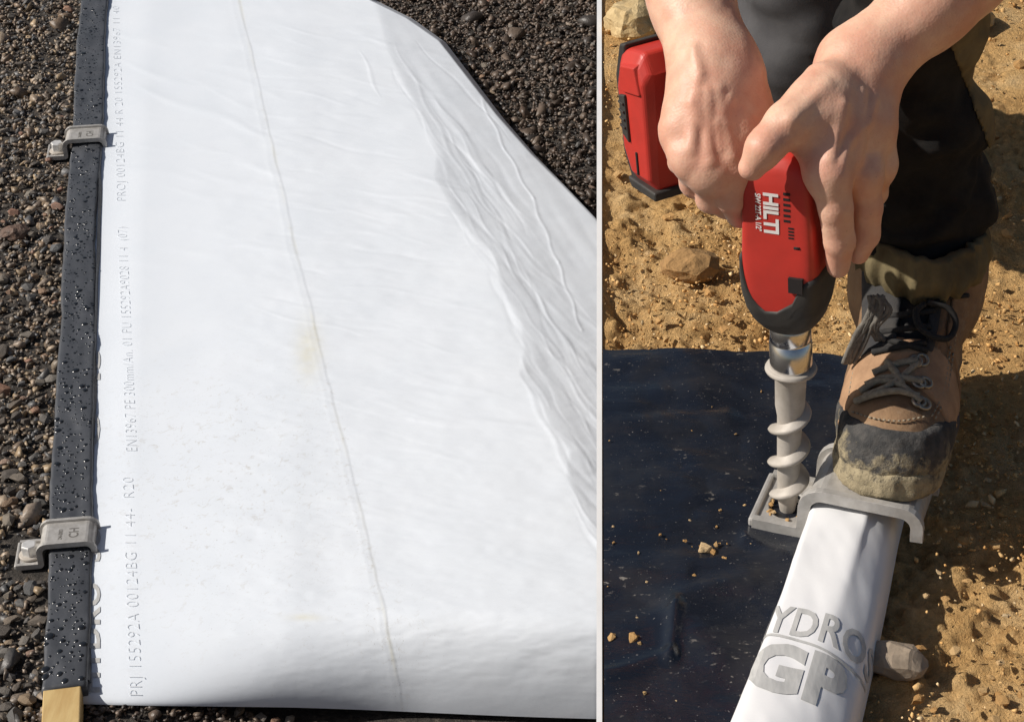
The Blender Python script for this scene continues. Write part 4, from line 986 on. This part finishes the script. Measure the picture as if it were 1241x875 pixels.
for c, r in [(q[0], .013) for q in CREASE] + [(q, .015) for q in lmcp[:2] + rm[:3]] + [(J(1016, 323, -.03), .012), (J(1040, 307, -.004), .012), (J(911, 203, -.04), .014), (J(897, 258, -.014), .013)]: rd = np.maximum(rd, np.exp(-((bv - c) ** 2).sum(1) / (r * r)))
attr(body, 'flush', rd)
hairf = lambda p: np.maximum(np.maximum(ellip(head + [0, -.028, .012], (.083, .108, .112))(p) + .003 * fbm(p * 90, 2), -(p[:, 2] - head[2] - .02)), -(p[:, 1] - head[1] + .10) - (p[:, 2] - head[2]) * .6)
mesh('hair', *surf_nets(hairf, head - .18, head + .18, .006), M['hair'], PR)
shirtf = lambda p: np.maximum(np.minimum(chain([chest + [0, -.03, 0], hipC + [0, .02, .0]], [.135, .145])(p), np.minimum(chain([shL, shL + (l_el - shL) * .75], [.074, .064])(p), np.minimum(chain([shR, shR + (r_el - shR) * .75], [.074, .064])(p), chain([shL, chest, shR], [.075, .13, .075])(p)))) + .006 * fbm(p * 14, 3), -(np.sqrt(((p - neck - [0, -.02, .03]) ** 2).sum(-1)) - .075))
mesh('shirt', *surf_nets(shirtf, (-.15, 1.3, .5), (.62, 2.3, 1.2), .010), M['shirt'], PR)

# -- left boot: local frame f (heel to toe), l (sideways), u (up)
toeP = atz(1073, 602, .058); heelP = atz(1104, 438, .010); BS = .94
fx = (toeP - heelP); fx[2] = (.060 - .014); fx /= np.linalg.norm(fx); lx_ = np.cross(fx, [0, 0, 1]); lx_ /= np.linalg.norm(lx_); ux = np.cross(lx_, fx)
BL = .285 * BS; borg = toeP - fx * BL
Rb = np.stack([fx, lx_, ux], 0).astype(np.float32)
def toboot(p): return (p - borg.astype(np.float32)) @ Rb.T / BS
def boot_w(q): return np.asarray(q, np.float32) @ Rb * BS + borg
def outline(f):      # half width of the sole
    return np.interp(f, [-.002, .01, .03, .08, .13, .19, .225, .25, .270, .282, .287], [.012, .028, .037, .036, .037, .048, .0515, .049, .040, .026, .008])
def q_upper(q):
    s = q * np.array([1, .92, 1], np.float32)
    d = rcone((.240, 0, .034), (.17, 0, .040), .0385, .0430)(s)
    d = smin(d, rcone((.235, 0, .022), (.05, 0, .022), .040, .034)(s), .02)
    d = smin(d, rcone((.195, 0, .050), (.105, 0, .112), .036, .044)(s), .03)
    d = smin(d, rcone((.045, 0, .04), (.062, 0, .13), .040, .048)(s), .03)
    d = smin(d, rcone((.075, 0, .11), (.062, 0, .21), .0495, .0545)(s), .03)
    return d
def boot_full(p):
    q = toboot(p); return smax(q_upper(q) + .0007 * fbm(p * 70, 2), -(q[:, 2] - .004), .002)
def boot_leather(p):
    q = toboot(p); d = q_upper(q) + .0010 * fbm(p * 45, 3)
    d = d + .0016 * np.maximum(0, np.sin(q[:, 0] * 260)) * ((q[:, 0] > .165) & (q[:, 0] < .2)) * (q[:, 2] > .06)
    d = np.maximum(d, q[:, 2] - .172); d = np.maximum(d, -(q[:, 2] - .004))
    # tongue gap down the front
    w_ = np.interp(q[:, 2] - .35 * (.19 - q[:, 0]), [.05, .075, .1, .2], [.003, .016, .019, .021]); front = (q[:, 0] > .06 + 0 * q[:, 2]) & (q[:, 2] > .070)
    gap = np.maximum(np.abs(q[:, 1] + .004) - w_, -(q[:, 0] - .085)); gap = np.maximum(gap, -(q[:, 2] - .074)); gap = np.maximum(gap, q[:, 0] - .205)
    return smax(d, -np.maximum(gap, -(d + .005)), .003)
bl_lo = lambda a, b3: None
cs = np.array([boot_w((f, l, u)) for f in (-.03, .31) for l in (-.075, .075) for u in (-.02, .22)]); blo, bhi = cs.min(0), cs.max(0)
BO = mesh('boot', *surf_nets(boot_leather, blo, bhi, .0026), M['leather'], PR)
def panel_b(p):       # dark fabric lacing panel, enlarged to paint in the wrench's shadow, with leather showing at the toe and the sides
    q = toboot(p); d = q_upper(q) * BS; e = np.maximum(np.abs(q[:, 1] - .008 - .05 * (q[:, 2] - .08)) - np.interp(q[:, 2], [.07, .09, .13, .18], [.028, .033, .038, .042]).astype(np.float32), -(q[:, 2] - .080 + .35 * (q[:, 0] - .15))); e = np.maximum(e, np.maximum(q[:, 2] - .176, -(q[:, 0] - .075))); e = np.maximum(e, q[:, 0] - .190 + 4 * (q[:, 1] - .006) ** 2)
    gap = np.maximum(np.abs(q[:, 1] + .004) - .013, -(q[:, 2] - .09)); return np.maximum(np.maximum(d - .0042 + .0008 * fbm(p * 80, 2), e), -np.maximum(gap, -(d + .006)))
mesh('lacing_panel_shadow', *surf_nets(panel_b, blo, bhi, .0026), M['tongue'], BO)
def shell(p, th): return q_upper(toboot(p)) * BS - th + .0006 * fbm(p * 60, 2)
def vamp_f(p):
    q = toboot(p); return smax(shell(p, .0022), np.maximum(np.abs(q[:, 0] - .202 - .25 * np.abs(q[:, 1]) ** 1.0 * 0) - .020 - .15 * np.abs(q[:, 1]), -(q[:, 2] - .035)), .001)
def quarter_f(p):
    q = toboot(p); e = np.maximum(.034 + .10 * np.maximum(.1 - q[:, 2], 0) - np.abs(q[:, 1]), np.maximum(q[:, 0] - .165, q[:, 2] - .150)); return smax(shell(p, .0026), np.maximum(e, -(q[:, 2] - .03)), .001)
mesh('vamp_overlay', *surf_nets(vamp_f, blo, bhi, .0024), M['leather_light'], BO); mesh('side_overlay', *surf_nets(quarter_f, blo, bhi, .0024), M['leather'], BO)
tongue = lambda p: np.maximum(np.maximum(q_upper(toboot(p)) + .003 + .0014 * fbm(p * 60, 2), np.abs(toboot(p)[:, 1] + .004) - .028), np.maximum(-(toboot(p)[:, 2] - .06), np.maximum(toboot(p)[:, 2] - .18, -(toboot(p)[:, 0] - .07))))
mesh('tongue', *surf_nets(tongue, blo, bhi, .003), M['tongue'], BO)
def cap_f(p):
    q = toboot(p); top = np.interp(q[:, 0], [.0, .10, .17, .21, .25, .29], [.028, .030, .040, .049, .057, .061]).astype(np.float32) + .002 * fbm(p * 50, 2)
    d = q_upper(q) - .0030 + .0013 * fbm(p * 110, 3); return smax(smax(d, q[:, 2] - top, .004), -(q[:, 2] - .006), .002)
v, f = surf_nets(cap_f, blo, bhi, .0026); tc = mesh('toe_cap', v, f, M['toe'], BO); qq = toboot(v.astype(np.float32)); attr(tc, 'mud', np.clip(1 - (qq[:, 2] - .012) / .046, 0, 1))
def sole_f(p):
    q = toboot(p); hw = outline(q[:, 0]).astype(np.float32); d = np.maximum(np.abs(q[:, 1] - .003 * np.sin(q[:, 0] * 11)) - hw, np.maximum(q[:, 0] - .2885, -.003 - q[:, 0]))
    arch = np.where((q[:, 0] > .075) & (q[:, 0] < .12), .008, -.004); lug = np.where((np.mod(q[:, 0], .022) < .005) & (np.abs(q[:, 1]) > hw - .012), .007, 0)
    d = smax(d, np.abs(q[:, 2] - .009) - .0125, .008); d = np.maximum(d, arch + lug - .004 - q[:, 2] + 0)
    return d * .8 + .0009 * fbm(p * 120, 3)
v, f = surf_nets(sole_f, blo, bhi, .0026); sl_ = mesh('sole', v, f, M['toe'], BO); attr(sl_, 'mud', np.full(len(v), 1.0))
# laces and hooks set on the boot where they are seen
def onboot(px, py, lift=.002):
    p = march(px, py, boot_full); return p + fnormal(boot_full, p) * lift
def lace(pts, r, mat, lift=.0042, name='lace', m=6):
    P = spline([onboot(x, y, lift + (0 if len(q_) == 0 else q_[0])) for x, y, *q_ in pts], m); return mesh(name, *tube(P, r, 7), mat, BO)
lace([(1040, 490), (1062, 482), (1088, 478), (1112, 484)], .0030, M['lace_tan']); lace([(1046, 478), (1066, 466), (1090, 470), (1114, 490)], .0028, M['lace_tan'])
lace([(1052, 470), (1072, 462), (1096, 462), (1116, 466)], .0030, M['lace_tan']); lace([(1060, 456), (1078, 448), (1096, 442), (1110, 440)], .0030, M['lace_tan'])
lace([(1076, 442), (1086, 455), (1092, 470)], .0035, M['lace_tan']); lace([(1050, 484), (1080, 470), (1112, 442)], .0027, M['lace_tan'])
for pts in ([(1060, 430), (1090, 424), (1120, 418)], [(1062, 408), (1095, 402), (1126, 398)], [(1064, 388), (1098, 384), (1130, 378)], [(1064, 412), (1094, 420), (1122, 428)]): lace(pts, .0028, M['lace_black'])
lace([(1120, 372), (1140, 378), (1148, 392), (1142, 412), (1128, 416), (1112, 404), (1108, 386), (1118, 374)], .0028, M['lace_black'], .010)
lace([(1108, 380), (1112, 398), (1124, 414)], .0022, M['lace_black'], .008); lace([(1132, 366), (1150, 360), (1168, 358)], .0022, M['lace_black'], .005)
for x, y in ((1112, 489), (1118, 492), (1112, 466), (1120, 466), (1108, 440), (1116, 438)):
    p = onboot(x, y, .003); n_ = Vector(fnormal(boot_full, p)); a = n_.orthogonal().normalized(); c = n_.cross(a)
    mesh('lace_hook', *tube([tuple(Vector(p) + (a * math.cos(t) + c * math.sin(t)) * .0052) for t in np.linspace(0, 2 * math.pi, 14)[:-1]], .0017, 7, True), M['hook'], BO)
# bundle of grey lace ends hanging over the inner side
def stitches(pts, n_):
    P = spline([onboot(x, y, .0016) for x, y in pts], 12); L = np.linspace(0, len(P) - 1.001, n_ * 2); at_ = lambda t: P[int(t)] + (P[int(t) + 1] - P[int(t)]) * (t - int(t))
    for k in range(0, n_ * 2 - 1, 2): mesh('stitch', *tube([at_(L[k]), at_(L[k] + (L[1] - L[0]) * 1.1 if L[k] + (L[1] - L[0]) * 1.1 < len(P) - 1 else len(P) - 1.001)], .0008, 5), M['lace_tan'], BO)
stitches([(1128, 505), (1140, 480), (1146, 450), (1150, 420), (1154, 392)], 20); stitches([(1132, 508), (1144, 482), (1150, 452), (1154, 422), (1158, 394)], 20)
stitches([(1030, 484), (1034, 460), (1040, 436), (1046, 412)], 13); stitches([(1034, 500), (1060, 508), (1090, 511), (1120, 506)], 16)
def hang(pts, r, mat, dy): mesh('lace_end', *tube(spline([aty(x, y, YB + dy + e) for x, y, e in pts], 7), r, 7), mat, BO)
YB = float(march(1068, 400, boot_full)[1])
for k in range(6):
    j = random.Random(k); w_ = lambda: j.uniform(-6, 6)
    hang([(1056 + w_() + k * 2, 358, -.004), (1050 + w_() + k * 2, 378, -.010), (1044 + w_() + k * 1.5, 398, -.014), (1034 + w_() + k * 1.5, 418, -.014), (1022 + w_() + k * 2, 440, -.012)], .0023, M['lace'], -.004)
for k in range(4):
    j = random.Random(40 + k); w_ = lambda: j.uniform(-7, 7)
    hang([(1068 + w_(), 358, -.006), (1070 + w_() + k * 2, 376, -.012), (1062 + w_() + k * 2, 396, -.014), (1066 + w_(), 412, -.012)], .0023, M['lace'], -.004)
# right boot, farther back behind the tool
RB = copy_tree(BO, PR); toe2 = atz(966, 262, .012); yaw = .12
D1 = Matrix.Translation(Vector(toe2 - np.array(WL[PR.name]))) @ Matrix.Rotation(yaw, 4, 'Z') @ Matrix.Scale(-1, 4, (1, 0, 0)) @ Matrix.Rotation(-math.atan2(.05, .27) * 1.0, 4, Vector(lx_)) @ Matrix.Translation(Vector(-(toeP - np.array(WL[PR.name]))))
RB.matrix_local = D1

# -- trousers: left leg with gathered olive cuff, right leg in the paler lit cloth, farther back
an = boot_w((.068, 0, .165)); yA = float(an[1])
kneeL = np.array([.250, yA - .02, .53]); hipL = np.array([.33, 2.0, .76]); kneeR = np.array([.205, 1.80, .50]); hipR = np.array([.17, 2.06, .76])
cyl0 = boot_w((.084, 0, .146)); lc = [cyl0, boot_w((.080, 0, .190)), aty(1116, 250, yA - .005), aty(1114, 180, yA - .01), aty(1098, 110, yA - .015), kneeL]
def foldn(p, amp, sx_, sz_): return amp * fbm(p * np.array([sx_, sx_, sz_], np.float32), 3)
legL = chain(lc[1:] + [hipL], [.058, .056, .054, .053, .064, .088], .02)
def trL(p):
    d = legL(p) + foldn(p, .009, 13, 26) + .004 * np.abs(fbm(p * np.array([26, 26, 44], np.float32) + 3, 2)) + .0035 * np.sin(p[:, 2] * 150 + 9 * fbm(p * 12, 2)) * sstep(.34, .20, p[:, 2]).astype(np.float32)
    return np.maximum(d, -(p[:, 2] - lc[1][2] + .012))
addL = surf_nets(trL, (.12, 1.35, lc[1][2] - .04), (.48, 2.15, .9), .0042)
rboot_an = np.array((D1 @ Vector(an - np.array(WL[PR.name]))) + WL[PR.name])
legR = chain([rboot_an + [0, 0, -.02], rboot_an + [0, -.01, .08], aty(978, 60, 1.80), kneeR, hipR], [.054, .060, .064, .074, .09], .02)
trR = lambda p: np.maximum(legR(p) + foldn(p, .006, 14, 26), -(p[:, 2] - .10))
TL = mesh('trouser_leg', *addL, M['cloth'], PR); mesh('trouser_leg', *surf_nets(trR, (.05, 1.6, .08), (.34, 2.25, .88), .006), M['cloth_lit'], PR)
mesh('trouser_seat', *surf_nets(lambda p: chain([hipL, hipC, hipR], [.10, .135, .10])(p) + .005 * fbm(p * 14, 3), hipC - .32, hipC + .32, .011), M['cloth_lit'], PR)
cax = (lc[1] - lc[0]) / np.linalg.norm(lc[1] - lc[0])
def cuff_f(p):
    q = p - lc[0].astype(np.float32); h_ = q @ np.array([0, 0, 1], np.float32); an_ = np.arctan2(q[:, 1], q[:, 0])
    r = np.sqrt((q[:, 0] * 1.12) ** 2 + (q[:, 1] * .92) ** 2); R_ = .0605 + .006 * np.sin(np.clip(h_ / .034, 0, 1) * np.pi) + .0022 * np.sin(an_ * 17 + 3 * fbm(p * 25, 2)) + .0012 * np.sin(an_ * 31)
    d = np.abs(r - R_ + .004) - .005; return smax(d, np.abs(h_ - .018 - .002 * np.sin(an_ * 5)) - .022, .004) * .8
mesh('cuff', *surf_nets(cuff_f, lc[0] - [.085, .09, .03], lc[0] + [.085, .09, .07], .0026), M['olive'], TL)
# olive reinforcement panel on the outer side of the leg
def panel_f(p):
    d = trL(p); s_ = (p[:, 0] - lc[3][0]) * .95 + (p[:, 2] - .30) * .42; return np.maximum(d - .0022, np.maximum(-(s_ - .044), np.maximum(p[:, 2] - .5, -(p[:, 2] - .25))))
mesh('leg_panel', *surf_nets(panel_f, (.22, 1.38, .22), (.46, 1.75, .52), .0034), M['olive'], TL)
